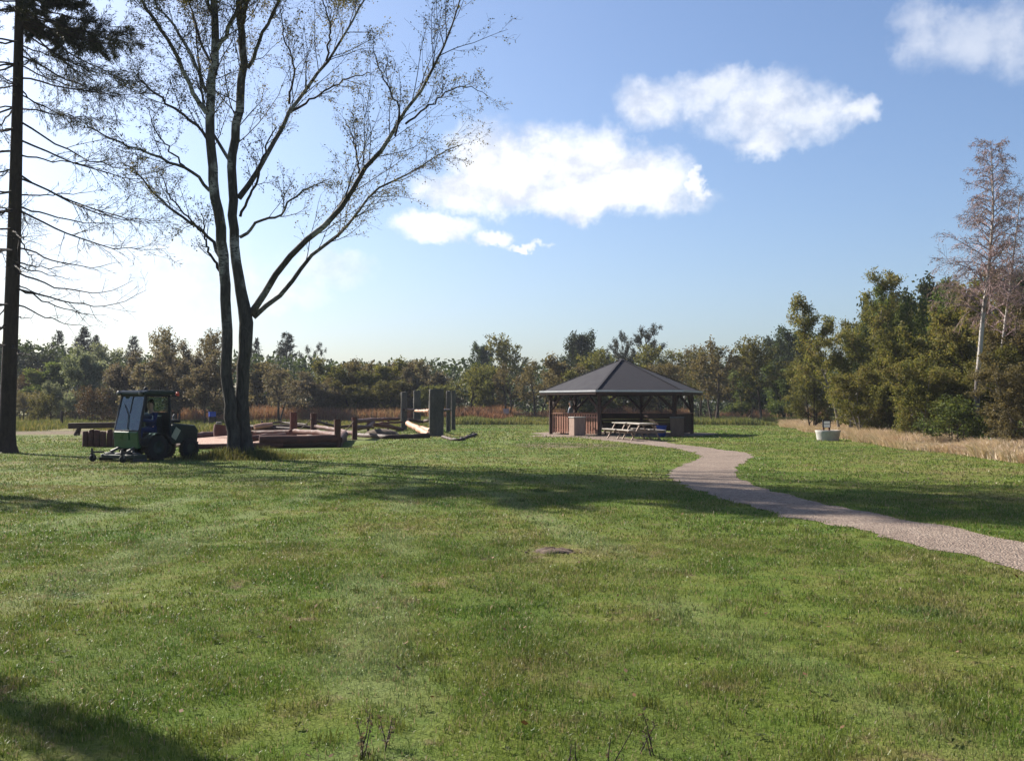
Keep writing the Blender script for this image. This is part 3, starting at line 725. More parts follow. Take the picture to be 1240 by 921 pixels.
T('thicket_b', 1046, 47, 432, 80, 'lf_thicket', 'shorter olive shrub in front of the ragged willow', 'thicket_shrub', 'shrub', th)
T('thicket', 1095, 46, 402, 74, 'lf_olive', 'mid-height olive shrub below the rounded green tree', 'thicket_shrub', 'shrub', th)
T('thicket_b', 1120, 41, 424, 88, 'lf_thicket', 'yellow-olive shrub at the grass edge, left of the dark holly', 'thicket_shrub', 'shrub', th)
T('thicket', 1188, 40, 420, 84, 'lf_olive', 'olive shrub at the birch foot', 'thicket_shrub', 'shrub', th)
T('bush', 1158, 37.5, 478, 70, 'lf_green', 'low dark green holly bush at the thicket edge', 'holly_bush', 'bush')
T('thicket_b', 1240, 35, 430, 100, 'lf_brown', 'thin brownish shrub at the right photo edge', 'thicket_shrub', 'shrub', th)
T('thicket_b', 0, 0, 0, 0, 'lf_thicket', 'olive tree of the thicket beyond the right photo edge', 'thicket_tree', 'tree', th, xy=(18.5, 27), H=6, W=4.2)
T('thicket', 0, 0, 0, 0, 'lf_olive', 'tree past the end of the visible thicket', 'thicket_tree', 'tree', th, xy=(19.2, 22), H=6.4, W=4)

T('open_tree', 0, 0, 0, 0, 'lf_birch', 'open young tree past the left photo edge, level with the bare path bend', 'broadleaf_tree', xy=(-8.4, 9.95), H=7.4, W=.7)
T('open_tree', 0, 0, 0, 0, 'lf_birch', 'open young tree past the left photo edge, beside the conifer', 'broadleaf_tree', xy=(-16.3, 23.0), H=8.8, W=1.7)
T('thicket_b', 1082, 62, 352, 84, 'lf_olive', 'olive tree filling in behind the dark green and rounded green trees', 'thicket_tree', 'tree', th)
T('thicket', 1180, 50, 342, 90, 'lf_green', 'green tree right behind the white birch trunk', 'thicket_tree', 'tree', th)
T('thicket_b', 1046, 58, 384, 80, 'lf_thicket', 'olive tree behind the ragged willow, to its right', 'thicket_tree', 'tree', th)
T('oak', 1148, 68, 338, 110, 'lf_dark', 'dark green tree standing behind the tall yellowish-olive thicket tree', 'broadleaf_tree')
T('oak', 1082, 74, 356, 84, 'lf_dark', 'dark green tree behind the left half of the thicket', 'broadleaf_tree')
# far woods: one mass
rg = np.random.default_rng(77)
n = 110000
x = -125 + 250 * rg.random(n); Yw = 128 + 34 * rg.random(n) ** 1.2 + np.abs(x) * .05
top = 5.0 + 2.6 * vnoise(x, Yw * .2, .09, 3) + 1.6 * vnoise(x, Yw, .35, 4) + np.clip((x - 20) * .06, 0, 4) + np.clip((-x - 25) * .05, 0, 3)
z = top * rg.random(n) ** .85
V, Q = leaves(rg, np.stack([x, Yw, z], 1), .55, .65)
tag(np_mesh('woods', V, [Q], M['lf_dark']), 'dark distant wood closing the horizon', kind='stuff')

# ------------------------------------------------------------------ the big twin-stemmed birch
rg = np.random.default_rng(5)
BX, BY = (293 - 620) / F * 30, 30.0
birch = empty('birch_tree', (BX, BY, 0), 0, 'tall half-bare birch with two dark stems in front of the log pit', 'tree')
B0 = np.array([BX, BY, 0])
def traced(pts, dy0, dy1, n=16):
    """pixel polyline on the photo -> 3-D limb whose depth swings from dy0 to dy1"""
    m = len(pts); P = [at(u, v, BY + dy0 + (dy1 - dy0) * (i / (m - 1)) ** 1.2) - B0 for i, (u, v, r) in enumerate(pts)]
    rd = [r * (.76 if m < 14 else .95) / F * (BY + dy0) for u, v, r in pts]
    Q = resample(np.concatenate([np.array(P), np.array(rd)[:, None]], 1), n)
    return Q[:, :3] + np.concatenate([[np.zeros(3)], rg.normal(0, .025, (n - 1, 3))]), np.maximum(Q[:, 3], .008)
stemA = traced([(288, 557, 8.5), (284, 530, 8.2), (279, 500, 8), (275, 440, 7), (274.5, 380, 6.6), (273, 330, 6.6), (268, 275, 6.6), (259, 222, 6.2), (254, 160, 5.8), (257, 100, 5.4), (262, 46, 4.8), (259, 0, 4.4), (262, -60, 3.6), (256, -130, 2.6), (262, -210, 1.1)], 0, -.6, 44)
stemB = traced([(300, 557, 9.5), (296, 530, 9), (291.5, 500, 8.8), (295, 440, 8), (298.5, 392, 9), (293, 355, 7.4), (286, 315, 6.4), (284, 265, 6), (281, 209, 5.8), (287, 143, 5.5), (295, 87, 5.1), (291, 43, 4.8), (290, 0, 4.4), (296, -70, 3.6), (290, -150, 2.3), (298, -230, 1)], .2, .6, 44)
v, q = tubes([(0, *stemA), (0, *stemB)], lambda l: 16)
flare = np.maximum(0, .55 - v[:, 2]); c = v[:, :2].copy(); v[:, :2] += (c - np.array([.03, .1])) * (flare * .45)[:, None]
v[:, 2] -= .03
np_mesh('trunk', v, [q], M['birch'], birch, True)
LIMBS = [
 ([(304, 380, 6), (343, 321, 5), (387, 278, 4.6), (421, 239, 4), (443, 204, 3.6), (473, 169, 3.2), (487, 139, 2.7), (513, 104, 2.2), (539, 56, 1.6), (558, 0, 1), (566, -30, .5)], .3, -1.6),
 ([(307, 384, 4.4), (348, 347, 3.6), (378, 308, 3), (408, 287, 2.6), (434, 256, 2.2), (456, 230, 1.8), (491, 213, 1.4), (530, 187, 1), (560, 174, .5)], .4, 2.2),
 ([(289, 240, 5.2), (313, 208, 4.4), (334, 169, 3.8), (348, 139, 3.4), (369, 109, 3), (395, 74, 2.4), (417, 43, 2), (443, 0, 1.4), (460, -40, .7)], .5, 2.4),
 ([(352, 135, 2.2), (382, 117, 1.6), (420, 96, 1.1), (450, 88, .5)], 1.3, 2.6),
 ([(291, 287, 3), (317, 267, 2.2), (339, 261, 1.8), (350, 243, 1.5), (378, 226, 1), (402, 216, .5)], .5, -.8),
 ([(300, 83, 3.2), (321, 35, 2.6), (339, 0, 2.2), (365, -60, 1.4), (380, -110, .6)], .5, -1.4),
 ([(291, 262, 2.4), (308, 226, 1.9), (318, 190, 1.5), (332, 154, .8)], .5, -1.2),
 ([(350, 126, 2), (356, 78, 1.4), (343, 43, 1), (340, 5, .5)], 1.2, .2),
 ([(478, 165, 1.8), (482, 130, 1.4), (462, 90, 1), (452, 55, .5)], -.8, -1.8),
 ([(491, 150, 1.8), (528, 122, 1.3), (560, 104, .9), (590, 116, .4)], -.9, .3),
 ([(434, 210, 1.8), (430, 174, 1.3), (419, 143, .6)], -.6, .2),
 ([(395, 74, 1.8), (400, 35, 1.4), (388, -10, .8)], 1.5, .6),
 ([(250, 137, 4), (230, 104, 3.6), (213, 65, 3.2), (196, 38, 2.8), (174, 4, 2.2), (150, -50, 1.4), (140, -90, .6)], -.3, -2.2),
 ([(250, 112, 3), (231, 66, 2.6), (213, 35, 2.2), (187, 0, 1.6), (176, -50, .8)], -.3, 1.2),
 ([(250, 167, 2.6), (222, 139, 2.2), (187, 113, 1.6), (165, 91, 1.1), (146, 84, .5)], -.3, 1.8),
 ([(254, 231, 3), (239, 213, 2.6), (208, 198, 2.2), (165, 180, 1.7), (122, 161, 1.1), (98, 147, .5)], -.2, -1.8),
 ([(226, 205, 1.7), (204, 180, 1.3), (187, 156, 1), (178, 128, .5)], -.5, .8),
 ([(268, 314, 3), (248, 282, 2.5), (209, 256, 2.1), (183, 230, 1.6), (165, 208, 1.2), (146, 194, .5)], -.1, 1.8),
 ([(246, 281, 1.8), (222, 258, 1.4), (204, 234, 1.1), (195, 206, .5)], 0, -.6),
 ([(266, 328, 2.4), (250, 295, 1.7), (245, 258, .7)], -.1, -.9),
 ([(263, 60, 3.6), (287, 12, 3), (312, -40, 2), (330, -90, .8)], -.5, -1.8),
 ([(279, 196, 3), (262, 168, 2.4), (247, 122, 2), (240, 70, 1.4), (236, 20, .8)], .5, 1.4),
 ([(260, 30, 3), (240, -30, 2), (215, -80, 1)], -.5, -1.5), ([(291, 20, 3), (320, -60, 2), (360, -130, .9)], .5, 2.2),
 ([(262, 90, 2.6), (243, 50, 2), (228, 0, 1.4), (220, -50, .6)], -.5, 2.6), ([(292, 60, 2.6), (296, 20, 2), (316, -30, 1.2)], .4, -2.8),
 ([(262, -60, 2.6), (230, -120, 1.6), (205, -170, .7)], -.5, -2.2), ([(296, -70, 2.6), (330, -150, 1.6), (352, -200, .7)], .6, -1.6),
]
crown_polys = []
up = np.array([0, 0, .03])
for pts, d0, d1 in LIMBS:
    P, rd = traced(pts, d0, d1, 18)
    v, q = tubes([(0, P, rd)], lambda l: 8); np_mesh('limb', v, [q], M['twig'] if rd[0] < .05 else M['birch'], birch, True)
    L = np.linalg.norm(np.diff(P, axis=0), axis=1).sum()
    sub = []
    nb = int(4 + L * 2.0)
    ramify(rg, P, np.minimum(rd, .032), [(nb, 34, .22 + .45 / L, 8, .09, (0, 0, .035), .25), (5, 36, .52, 5, .12, (0, 0, .0), .15), (4, 40, .5, 4, .14, (0, 0, -.03), .15)], sub, 0)
    crown_polys += [(l, p, np.clip(r * .75, .003, .018)) for l, p, r in sub if l > 0]
for P, rd in (stemA, stemB):
    sub = []
    ramify(rg, P[20:], np.minimum(rd[20:], .04), [(28, 48, .25, 7, .1, (0, 0, .05), .0), (6, 38, .5, 5, .12, (0, 0, .0), .15), (5, 42, .5, 4, .15, (0, 0, -.03), .15)], sub, 0)
    crown_polys += [(l, p, np.clip(r * .75, .003, .018)) for l, p, r in sub if l > 0]
P, al = anchors(rg, crown_polys, 2, 34000, .055)
P = np.concatenate([P, anchors(rg, [c for c in crown_polys if c[1][0][2] > 14.3], 2, 130000, .1)[0]])  # extra leaves added out of view to thicken the crown's cast shadow
lv, lq = leaves(rg, P, .052, .75, droop=.3)
tv, tq = tubes(crown_polys, lambda l: 4 if l == 1 else 3)
np_mesh('crown', np.concatenate([tv, lv]), [tq, lq + len(tv)], [M['twig'], M['lf_birch']], birch, False, np.concatenate([np.zeros(len(tq)), np.ones(len(lq))]))
BIRCH_STATS = (len(tq), len(lq))

# ------------------------------------------------------------------ thin-needled conifer at the left edge
rg = np.random.default_rng(9)
PX, PY = (9 - 620) / F * 33.6, 33.6
pine = empty('conifer_tree', (PX, PY, 0), 0, 'tall straight conifer with bare drooping lower branches, left of the birch', 'tree')
C0 = np.array([PX, PY, 0]); HP = 22.0
tz = np.array([0, .25, .6, 1.5, 4, 8, 12, 16, 19, HP]); trr = np.array([.4, .3, .262, .25, .235, .21, .17, .125, .075, .02])
tp = np.stack([np.interp(tz, [0, 22], [0, .35]) + np.array([0, 0, 0, .0, .02, .05, .03, 0, .02, 0]), np.zeros(10), tz - np.array([.04] + [0] * 9)], 1)
v, q = tubes([(0, tp, trr)], lambda l: 16); np_mesh('trunk', v, [q], M['bark_pine'], pine, True)
tw, nd = [], []
def pbranch(z, az, L, sag, lift, needles):
    bx, r = np.interp(z, tz, tp[:, 0]), np.interp(z, tz, trr)
    h = np.array([math.cos(az), math.sin(az), 0]); n = 12; P = []
    for i in range(n + 1):
        t = i / n
        P.append(np.array([bx, 0, z]) + h * (r * .8 + L * t) + np.array([0, 0, -sag * math.sin(min(t * 1.15, 1) * 1.57) + lift * max(0, t - .55) ** 2 * 4]) + (rg.normal(0, .03, 3) if i else 0))
    P = np.array(P); rd = np.linspace(.022 + .003 * L, .006, n + 1)
    sub = []
    ramify(rg, P, rd, [(int(4 + L * (3.4 if needles > .2 else 1.2)), 48, .26, 5, .09, (0, 0, -.015), .3), (4, 45, .42, 3, .14, (0, 0, 0), .2)], sub, 0)
    tw.extend([(l, p, np.clip(r_, .004, .1)) for l, p, r_ in sub]); 
    if needles > 0: nd.append((needles * L, [s for s in sub if s[0] >= 1]))
def zpx(v): return at(0, v, PY)[2]
# branches read off the photo (start height, reach to the right)
for v0, ue, ve, lift, nee in ((68, 165, 112, 0, 1.2), (95, 168, 118, 0, 1.3), (115, 98, 140, 0, 1.2), (132, 120, 140, 0, .9), (148, 200, 212, 0, .35), (170, 196, 216, 0, .4), (188, 130, 200, 0, .12),
                              (212, 190, 268, 0, .4), (216, 190, 262, 0, .4), (236, 110, 225, .3, .05), (250, 150, 265, .2, .06), (255, 196, 303, .1, .25), (300, 126, 312, .3, 0), (318, 92, 316, .3, 0),
                              (330, 160, 338, .6, 0), (350, 170, 345, .8, 0), (345, 60, 352, .2, 0), (385, 36, 378, .2, 0), (20, 160, 60, 0, 1.6), (40, 150, 90, 0, 1.5), (0, 150, 30, 0, 1.6), (55, 90, 70, 0, 1.3)):
    z = zpx(v0); L = (ue - 12) / F * PY; sag = (ve - v0) / F * PY + lift
    pbranch(z, rg.uniform(-.25, .25), L, sag, lift, nee)
z = 3.6
while z < 21.6:
    t = z / HP
    for k in range(4 if z < 12 else 5):
        az = rg.random() * 6.283
        if z < zpx(40) and abs(math.cos(az)) > .75 and math.cos(az) > 0: continue
        L = (4.6 if z < 14 else max(.5, 4.8 * (1.02 - (z - 14) / 8))) * rg.uniform(.45, 1.05) * min(1, .4 + z / 12)
        pbranch(z, az, L, .8 * rg.uniform(.2, 1.2) * L / 4, .2 * rg.random(), 0 if z < 7.5 else .25 if z < 9.5 else .9 if z < 14.8 else 7)  # needles packed densely in the unseen top for a darker lawn shadow
    z += rg.uniform(.45, .8) if z < 14.4 else rg.uniform(.26, .42)
An, Al = [], []
for w, polys in nd:
    a, b_ = anchors(rg, polys, 1, int(w * 210), .035); An.append(a); Al.append(b_)
An, Al = np.concatenate(An), np.concatenate(Al)
lv, lq = leaves(rg, An, .13, .14, Al, .55, .1)
tv, tq = tubes(tw, lambda l: 5 if l == 0 else 3)
np_mesh('crown', np.concatenate([tv, lv]), [tq, lq + len(tv)], [M['twig'], M['lf_needle']], pine, False, np.concatenate([np.zeros(len(tq)), np.ones(len(lq))]))

# ------------------------------------------------------------------ white birch above the thicket
rg = np.random.default_rng(21)
def fine_birch(u, Y, vtop, wbase, label, seed, lean=0.0, dens=1.0):
    rg = np.random.default_rng(seed)
    x = (u - 620) / F * Y; H = CAMZ + (HOR - vtop) * Y / F
    root = empty('white_birch', (x, Y, 0), 0, label, 'tree', 'fine-twigged birches above the thicket')
    Tk = run(rg, (0, 0, -.03), (lean, 0, 1), H, 16, .025, (-lean * .06, 0, .02)); tr = np.linspace(.125 * dens ** .4, .012, 17)
    v, q = tubes([(0, Tk, tr)], lambda l: 10); np_mesh('trunk', v, [q], M['birch_white'], root, True)
    out = []
    for k in range(int(78 * dens)):
        t = .42 + .57 * (k + rg.random()) / (78 * dens); p, d, r = sample(Tk, tr, min(t, .99)); a = k * 2.4
        L = wbase * (1.15 - .85 * (t - .42) / .58) * rg.uniform(.6, 1.15)
        Q = run(rg, p, (math.cos(a), math.sin(a), 1.0), L, 7, .1, (0, 0, -.09))
        ramify(rg, Q, np.linspace(min(.03, r * .6), .006, 8), [None, (9, 42, .5, 6, .1, (0, 0, -.13), .15), (6, 40, .5, 4, .1, (0, 0, -.16), .2)], out, 1)
    P, al = anchors(rg, out, 2, int(13000 * dens), .05); lv, lq = leaves(rg, P, .05, .6, droop=.4)
    tv, tq = tubes([(l, p, np.clip(r, .0045, .04)) for l, p, r in out], lambda l: 3)
    np_mesh('crown', np.concatenate([tv, lv]), [tq, lq + len(tv)], [M['twig_purple'], M['lf_birchred']], root, False, np.concatenate([np.zeros(len(tq)), np.ones(len(lq))]))
fine_birch(1179, 39.6, 172, 2.0, 'slender white-trunked birch with purplish twigs, tallest above the thicket', 3)
fine_birch(1200, 41, 236, 1.7, 'smaller leaning birch right of the tallest white birch', 4, .14, .5)

# ------------------------------------------------------------------ picnic shelter
sh = empty('picnic_shelter', (SHC[0], SHC[1], 0), 0, 'six-sided open wooden picnic shelter with dark felt roof', 'shelter')
ANG = [R(a - 3) for a in (190, 250, 310, 10, 70, 130)]
RR, RP, ZE, ZA = 4.5, 3.95, 2.33, 4.1
cor = [Vector((RR * math.cos(a), RR * math.sin(a), ZE)) for a in ANG]; ppos = [Vector((RP * math.cos(a), RP * math.sin(a), 0)) for a in ANG]
rb = MB(); apex = Vector((0, 0, ZA))
for i in range(6):
    a, c = cor[i], cor[(i + 1) % 6]
    up_ = [a, c, apex]; dn = [p - Vector((0, 0, .07)) for p in up_]
    rb.add(up_ + dn, [(0, 1, 2), (5, 4, 3), (1, 0, 3, 4)])
roof = rb.build('roof', M['roof'], sh)
for i in range(6):
    m = MB(); m.beam(cor[i] + Vector((0, 0, .03)), apex + Vector((0, 0, .035)), .12, .018); m.build('ridge_cap', M['roof'], roof)
    a, c = cor[i], cor[(i + 1) % 6]
    m = MB(); k = 1.008; m.beam(a * k - Vector((0, 0, .13)), c * k - Vector((0, 0, .13)), .03, .15); m.build('fascia', M['darkwood'], roof)
    m = MB(); k = 1.016; m.beam(Vector((a.x * k, a.y * k, ZE - .02)), Vector((c.x * k, c.y * k, ZE - .02)), .02, .09); m.build('sunlit_trim', M['metal'], roof)  # light trim added so the eave edge looks sunlit
m = MB(); m.lathe([(.26, ZA - .1), (.12, ZA + .03), (.02, ZA + .05)], 6); m.build('roof_cap', M['roof'], roof)
for i in range(6):
    p, nx, pv = ppos[i], ppos[(i + 1) % 6], ppos[i - 1]
    m = MB(); m.box(p + Vector((0, 0, 1.06)), (.17, .17, 2.14), Matrix.Rotation(ANG[i], 3, 'Z')); po = m.build('post', M['darkwood'], sh, .01)
    for q_ in (nx, pv):
        d = (q_ - p).normalized(); m = MB(); m.beam(p + d * .07 + Vector((0, 0, 1.35)), p + d * .85 + Vector((0, 0, 2.08)), .1, .13); m.build('brace', M['darkwood'], po, .008)
    m = MB(); m.beam(p + Vector((0, 0, 2.19)), nx + Vector((0, 0, 2.19)), .14, .16); m.build('ring_beam', M['darkwood'], sh)
    m = MB(); m.beam(p * 1.12 + Vector((0, 0, 2.16)), Vector((0, 0, 4.0)), .1, .12); m.build('rafter', M['darkwood'], sh)
for i in range(6):
    if i == 1: continue
    p, nx = ppos[i], ppos[(i + 1) % 6]; d = (nx - p).normalized(); L = (nx - p).length; m = MB()
    mt = M['slatwood'] if i == 0 else M['darkwood']
    z1 = 1.12
    if i in (0, 2):
        k = int(L / .19)
        for s in range(1, k):
            c = p + d * (L * s / k); m.box(c + Vector((0, 0, .6)), (.11, .025, 1.02), Matrix.Rotation(math.atan2(d.y, d.x), 3, 'Z'))
    else:
        for s in range(6):
            m.beam(p + d * .1 + Vector((0, 0, .2 + .165 * s)), nx - d * .1 + Vector((0, 0, .2 + .165 * s)), .03, .15)
    for zz in (.25, .95):
        off_ = Vector((-d.y, d.x, 0)) * (.04); m.beam(p + d * .09 + off_ + Vector((0, 0, zz)), nx - d * .09 + off_ + Vector((0, 0, zz)), .045, .09)
    pn = m.build('fence_panel', mt, sh)
    m = MB(); m.beam(p + d * .09 + Vector((0, 0, z1 + .02)), nx - d * .09 + Vector((0, 0, z1 + .02)), .12, .04); m.build('handrail', mt if i == 0 else M['slatwood'], pn)
    if i in (3, 4, 5):
        inn = Vector((d.y, -d.x, 0)); inn = -inn if inn.dot(p) > 0 else inn
        m = MB(); m.beam(p + d * .5 + inn * .45 + Vector((0, 0, .45)), nx - d * .5 + inn * .45 + Vector((0, 0, .45)), .36, .05)
        for e in (.7, L - .7): m.box(p + d * e + inn * .45 + Vector((0, 0, .22)), (.1, .3, .42), Matrix.Rotation(math.atan2(d.y, d.x), 3, 'Z'))
        m.build('bench', M['darkwood'], sh)

# picnic tables
def picnic_table(loc, rz, label, mt, mf):
    t = empty('picnic_table', loc, rz, label, 'table', 'picnic tables outside the shelter')
    m = MB()
    for k in range(5): m.box((0, -.3 + .15 * k, .745), (1.8, .14, .04))
    for s in (-.6, .6): m.box((s, 0, .705), (.07, .68, .038))
    m.build('tabletop', mt, t, .004)
    for s in (-1, 1):
        m = MB(); m.box((0, s * .66, .455), (1.8, .135, .04)); m.box((0, s * .805, .455), (1.8, .135, .04)); m.build('bench', mt, t, .004)
    for s in (-.66, .66):
        m = MB()
        for w in (-1, 1): m.beam((s, w * .27, .72), (s, w * .68, 0.0), .045, .095, up=(1, 0, 0))
        m.box((s + .047, 0, .385), (.045, 1.72, .095)); m.build('frame', mf, t, .004)
    return t
ax = math.atan2(-3.3, .75)
picnic_table((5.35, 47.3, .011), ax + .03, 'farther picnic table of silvered planks, at the shelter front', M['paleplank'], M['paleframe'])
picnic_table((5.82, 45.35, .011), ax - .03, 'nearer picnic table of silvered planks, on the path bend', M['paleplank'], M['paleframe'])
picnic_table((SHC[0] - .6, SHC[1] + .4, .011), .4, 'dark picnic table in the shade inside the shelter', M['darkwood'], M['darkwood'])

def bin_(loc, rz, mt, label):
    t = empty('litter_bin', loc, rz, label, 'bin', 'wood-clad bins at the shelter')
    m = MB(); w = .62; h = .9
    for sx, sy, r in ((0, -1, 0), (0, 1, 0), (1, 0, 1), (-1, 0, 1)):
        for k in range(5):
            o = -.248 + .124 * k
            c = (o, sy * w / 2, h / 2 + .02) if r == 0 else (sx * (w / 2), o, h / 2 + .02)
            m.box(c, (.118, .024, h) if r == 0 else (.024, .118, h))
    m.box((0, 0, h / 2), (w - .04, w - .04, h - .05)); m.build('body', mt, t)
    m = MB(); m.box((0, 0, h + .05), (w + .08, w + .08, .05)); m.build('lid', M['concrete'] if mt == M['binwood'] else M['steel'], t, .008)
bin_((*gnd(699, 527.5)[:2], .011), .38, M['binwood'], 'pale wood-clad bin in front of the slatted fence panel')
bin_((*gnd(820, 528.3)[:2], .011), -.1, M['binwood_dark'], 'brown wood-clad bin at the right front shelter post')
t = empty('blue_bin', (*gnd(801, 528.5)[:2], .011), .3, 'blue plastic tub beside the right front shelter post', 'tub')
m = MB(); m.lathe([(0, .0), (.2, 0), (.255, .5), (.26, .52), (.24, .52), (.2, .06), (0, .06)], 20); m.build('tub', M['blue'], t)
m = MB(); m.lathe([(.255, .5), (.285, .505), (.285, .545), (.25, .55)], 20); m.build('rim', M['blue'], t)

# ------------------------------------------------------------------ people
def skinned(name, verts, edges, mat, parent, sub=2):
    me = bpy.data.meshes.new(name); me.from_pydata([v[:3] for v in verts], edges, []); o = link_mesh(name, me, mat, parent)
    sk = o.modifiers.new('skin', 'SKIN'); sk.use_smooth_shade = True
    for i, v in enumerate(verts):
        r = v[3] if isinstance(v[3], tuple) else (v[3], v[3]); me.skin_vertices[0].data[i].radius = r
        me.skin_vertices[0].data[i].use_root = (i == 0)
    s = o.modifiers.new('sub', 'SUBSURF'); s.levels = s.render_levels = sub
    return o
def person(loc, rz, label, sit, jacket, trousers, hood=False, arms=None):
    """faces +X; seat or feet at z=0 of loc"""
    t = empty('person', loc, rz, label, 'person')
    hz = .08 if sit else .93
    body = [(0, 0, hz, .12), (0, 0, hz + .22, .12), (0, 0, hz + .42, .13), (0, 0, hz + .53, .07), (.015, 0, hz + .6, .055), (.03, 0, hz + .68, .082), (.03, 0, hz + .77, .088), (.02, 0, hz + .84, .055), (.125, 0, hz + .71, .016)]
    ed = [(0, 1), (1, 2), (2, 3), (3, 4), (4, 5), (5, 6), (6, 7), (5, 8)]
    cl = [(0, 0, hz - .02, .15), (0, 0, hz + .22, .145), (0, 0, hz + .42, .15), (0, 0, hz + .53, .085), (.01, 0, hz + .57, .072)]
    ce = [(0, 1), (1, 2), (2, 3), (3, 4)]
    tr = [(0, 0, hz, .135)]; te = []
    for s in (-1, 1):
        ar = arms or [(0, .21, .46), (.04, .27, .2), (.26, .2, .14)]
        pts = [(a, s * b_, hz + c) for a, b_, c in ar]
        n0 = len(body); body += [(*pts[0], .055), (*pts[1], .042), (*pts[2], .03)]; ed += [(2, n0), (n0, n0 + 1), (n0 + 1, n0 + 2)]
        hd = Vector(pts[2]) - Vector(pts[1]); hd.normalize(); side = Vector((-hd.y, hd.x, 0)).normalized()
        wr = Vector(pts[2]); pm = wr + hd * .07
        n1 = len(body); body.append((*pm, (.028, .02))); ed.append((n0 + 2, n1))
        for k, (f, ln) in enumerate(((-1.5, .07), (-.5, .085), (.5, .08), (1.5, .06))):
            b0 = pm + side * f * .017 + hd * .02; b1 = b0 + hd * ln * .55 + Vector((0, 0, -.012)); b2 = b1 + hd * ln * .3 + Vector((0, 0, -.03))
            q_ = len(body); body += [(*b0, .009), (*b1, .0085), (*b2, .007)]; ed += [(n1, q_), (q_, q_ + 1), (q_ + 1, q_ + 2)]
        tb = wr + hd * .03 - side * s * .03; q_ = len(body); body += [(*tb, .011), (*(tb + hd * .04 - side * s * .012), .009)]; ed += [(n0 + 2, q_), (q_, q_ + 1)]
        n2 = len(cl); cl += [(*pts[0], .075), (*pts[1], .06), (*(Vector(pts[1]).lerp(Vector(pts[2]), .9)), .045)]; ce += [(2, n2), (n2, n2 + 1), (n2 + 1, n2 + 2)]
        if sit: lg = [(.05, s * .1, hz, .095), (.45, s * .12, hz + .03, .07), (.5, s * .12, hz - .38, .05), (.62, s * .12, hz - .42, .04)]
        else: lg = [(0, s * .1, hz - .08, .1), (.02, s * .11, .5, .07), (0, s * .11, .1, .05), (.12, s * .12, .045, .042)]
        n3 = len(tr); tr += lg; te += [(0, n3), (n3, n3 + 1), (n3 + 1, n3 + 2), (n3 + 2, n3 + 3)]
        n4 = len(body); body += [(l[0], l[1], l[2], l[3] * .75) for l in lg]; ed += [(0, n4), (n4, n4 + 1), (n4 + 1, n4 + 2), (n4 + 2, n4 + 3)]
    skinned('body', body, ed, M['skin'], t); skinned('jacket', cl, ce, jacket, t); skinned('trousers', tr, te, trousers, t)
    hr = [(-.02, 0, hz + .8, .075), (-.045, 0, hz + .72, .07), (.03, 0, hz + .855, .045)]
    if hood: hr = [(-.01, 0, hz + .8, .1), (-.05, 0, hz + .7, .095), (-.05, 0, hz + .58, .1), (.02, 0, hz + .87, .05)]
    skinned('hood' if hood else 'hair', hr, [(0, 1), (1, 2), (0, 3)] if hood else [(0, 1), (0, 2)], jacket if hood else M['hair'], t)
    return t
px = (3.35, 57.2)
person((px[0], px[1], .011), R(160), 'person in a hooded grey-blue jacket standing behind the slatted fence of the shelter', False, M['jacket'], M['navy'], True, [(.02, .2, .44), (.05, .26, .2), (.12, .22, .0)])

# ------------------------------------------------------------------ mower
HEAD = math.atan2(-.86, -.51)
MXY = np.array([(192 - 620) / F * 29.6, 29.6])
mw = empty('ride_on_mower', (*MXY, 0), HEAD, 'green ride-on mower with glazed cab and front cutting deck, left of the birch', 'mower')
m = MB(); m.prism([(-.05, .42), (1.0, .42), (1.1, .5), (1.1, .62), (-.05, .62)], -.56, .56); m.build('cab_floor', M['black'], mw, .02)
fp = MB(); fp.prism([(1.02, .36), (1.12, .36), (1.15, .84), (1.06, .86)], -.52, .52); fpo = fp.build('front_panel', M['green'], mw, .03)
m = MB(); m.prism([(1.10, .6), (1.165, .6), (1.18, .82), (1.14, .82)], -.16, .16); m.build('panel_rib', M['green'], fpo, .01)
# cab frame
m = MB()
for s in (-1, 1):
    m.beam((1.1, s * .53, .82), (.86, s * .5, 1.88), .06, .06); m.beam((.02, s * .54, .6), (.04, s * .5, 1.88), .06, .07)
    m.beam((.9, s * .5, 1.86), (.02, s * .5, 1.86), .05, .06); m.beam((1.08, s * .545, .62), (0, s * .545, .62), .05, .08)
    m.beam((1.09, s * .55, .6), (1.1, s * .53, .86), .07, .05)
for x, z in ((.86, 1.86), (.03, 1.86), (1.1, .86), (.02, .95)): m.beam((x, -.52, z), (x, .52, z), .05, .05)
fr = m.build('cab_frame', M['black'], mw, .008)
m = MB(); m.add([(1.115, -.5, .87), (1.115, .5, .87), (.875, .475, 1.85), (.875, -.475, 1.85), (1.107, -.5, .87), (1.107, .5, .87), (.867, .475, 1.85), (.867, -.475, 1.85)], [(0, 1, 2, 3), (7, 6, 5, 4)])
ws = m.build('windscreen', M['glass'], mw)
m = MB(); m.tube([(1.13, .05, .9), (1.03, -.02, 1.3)], .012, 6); m.tube([(1.03, -.02, 1.3), (.95, -.3, 1.62)], .009, 6); m.build('wiper', M['black'], ws)
m = MB(); m.tube([(1.0, .0, 1.36), (.885, 0.0, 1.84)], .014, 6); m.build('glazing_bar', M['black'], ws)
m = MB(); m.add([(.06, -.53, .66), (1.04, -.545, .66), (.84, -.5, 1.82), (.07, -.5, 1.82)], [(0, 1, 2, 3)]); m.build('side_window', M['glass'], mw)
m = MB(); m.add([(.0, -.48, 1.4), (.0, .48, 1.4), (.02, .46, 1.82), (.02, -.46, 1.82)], [(0, 1, 2, 3)]); m.build('rear_window', M['glass'], mw)
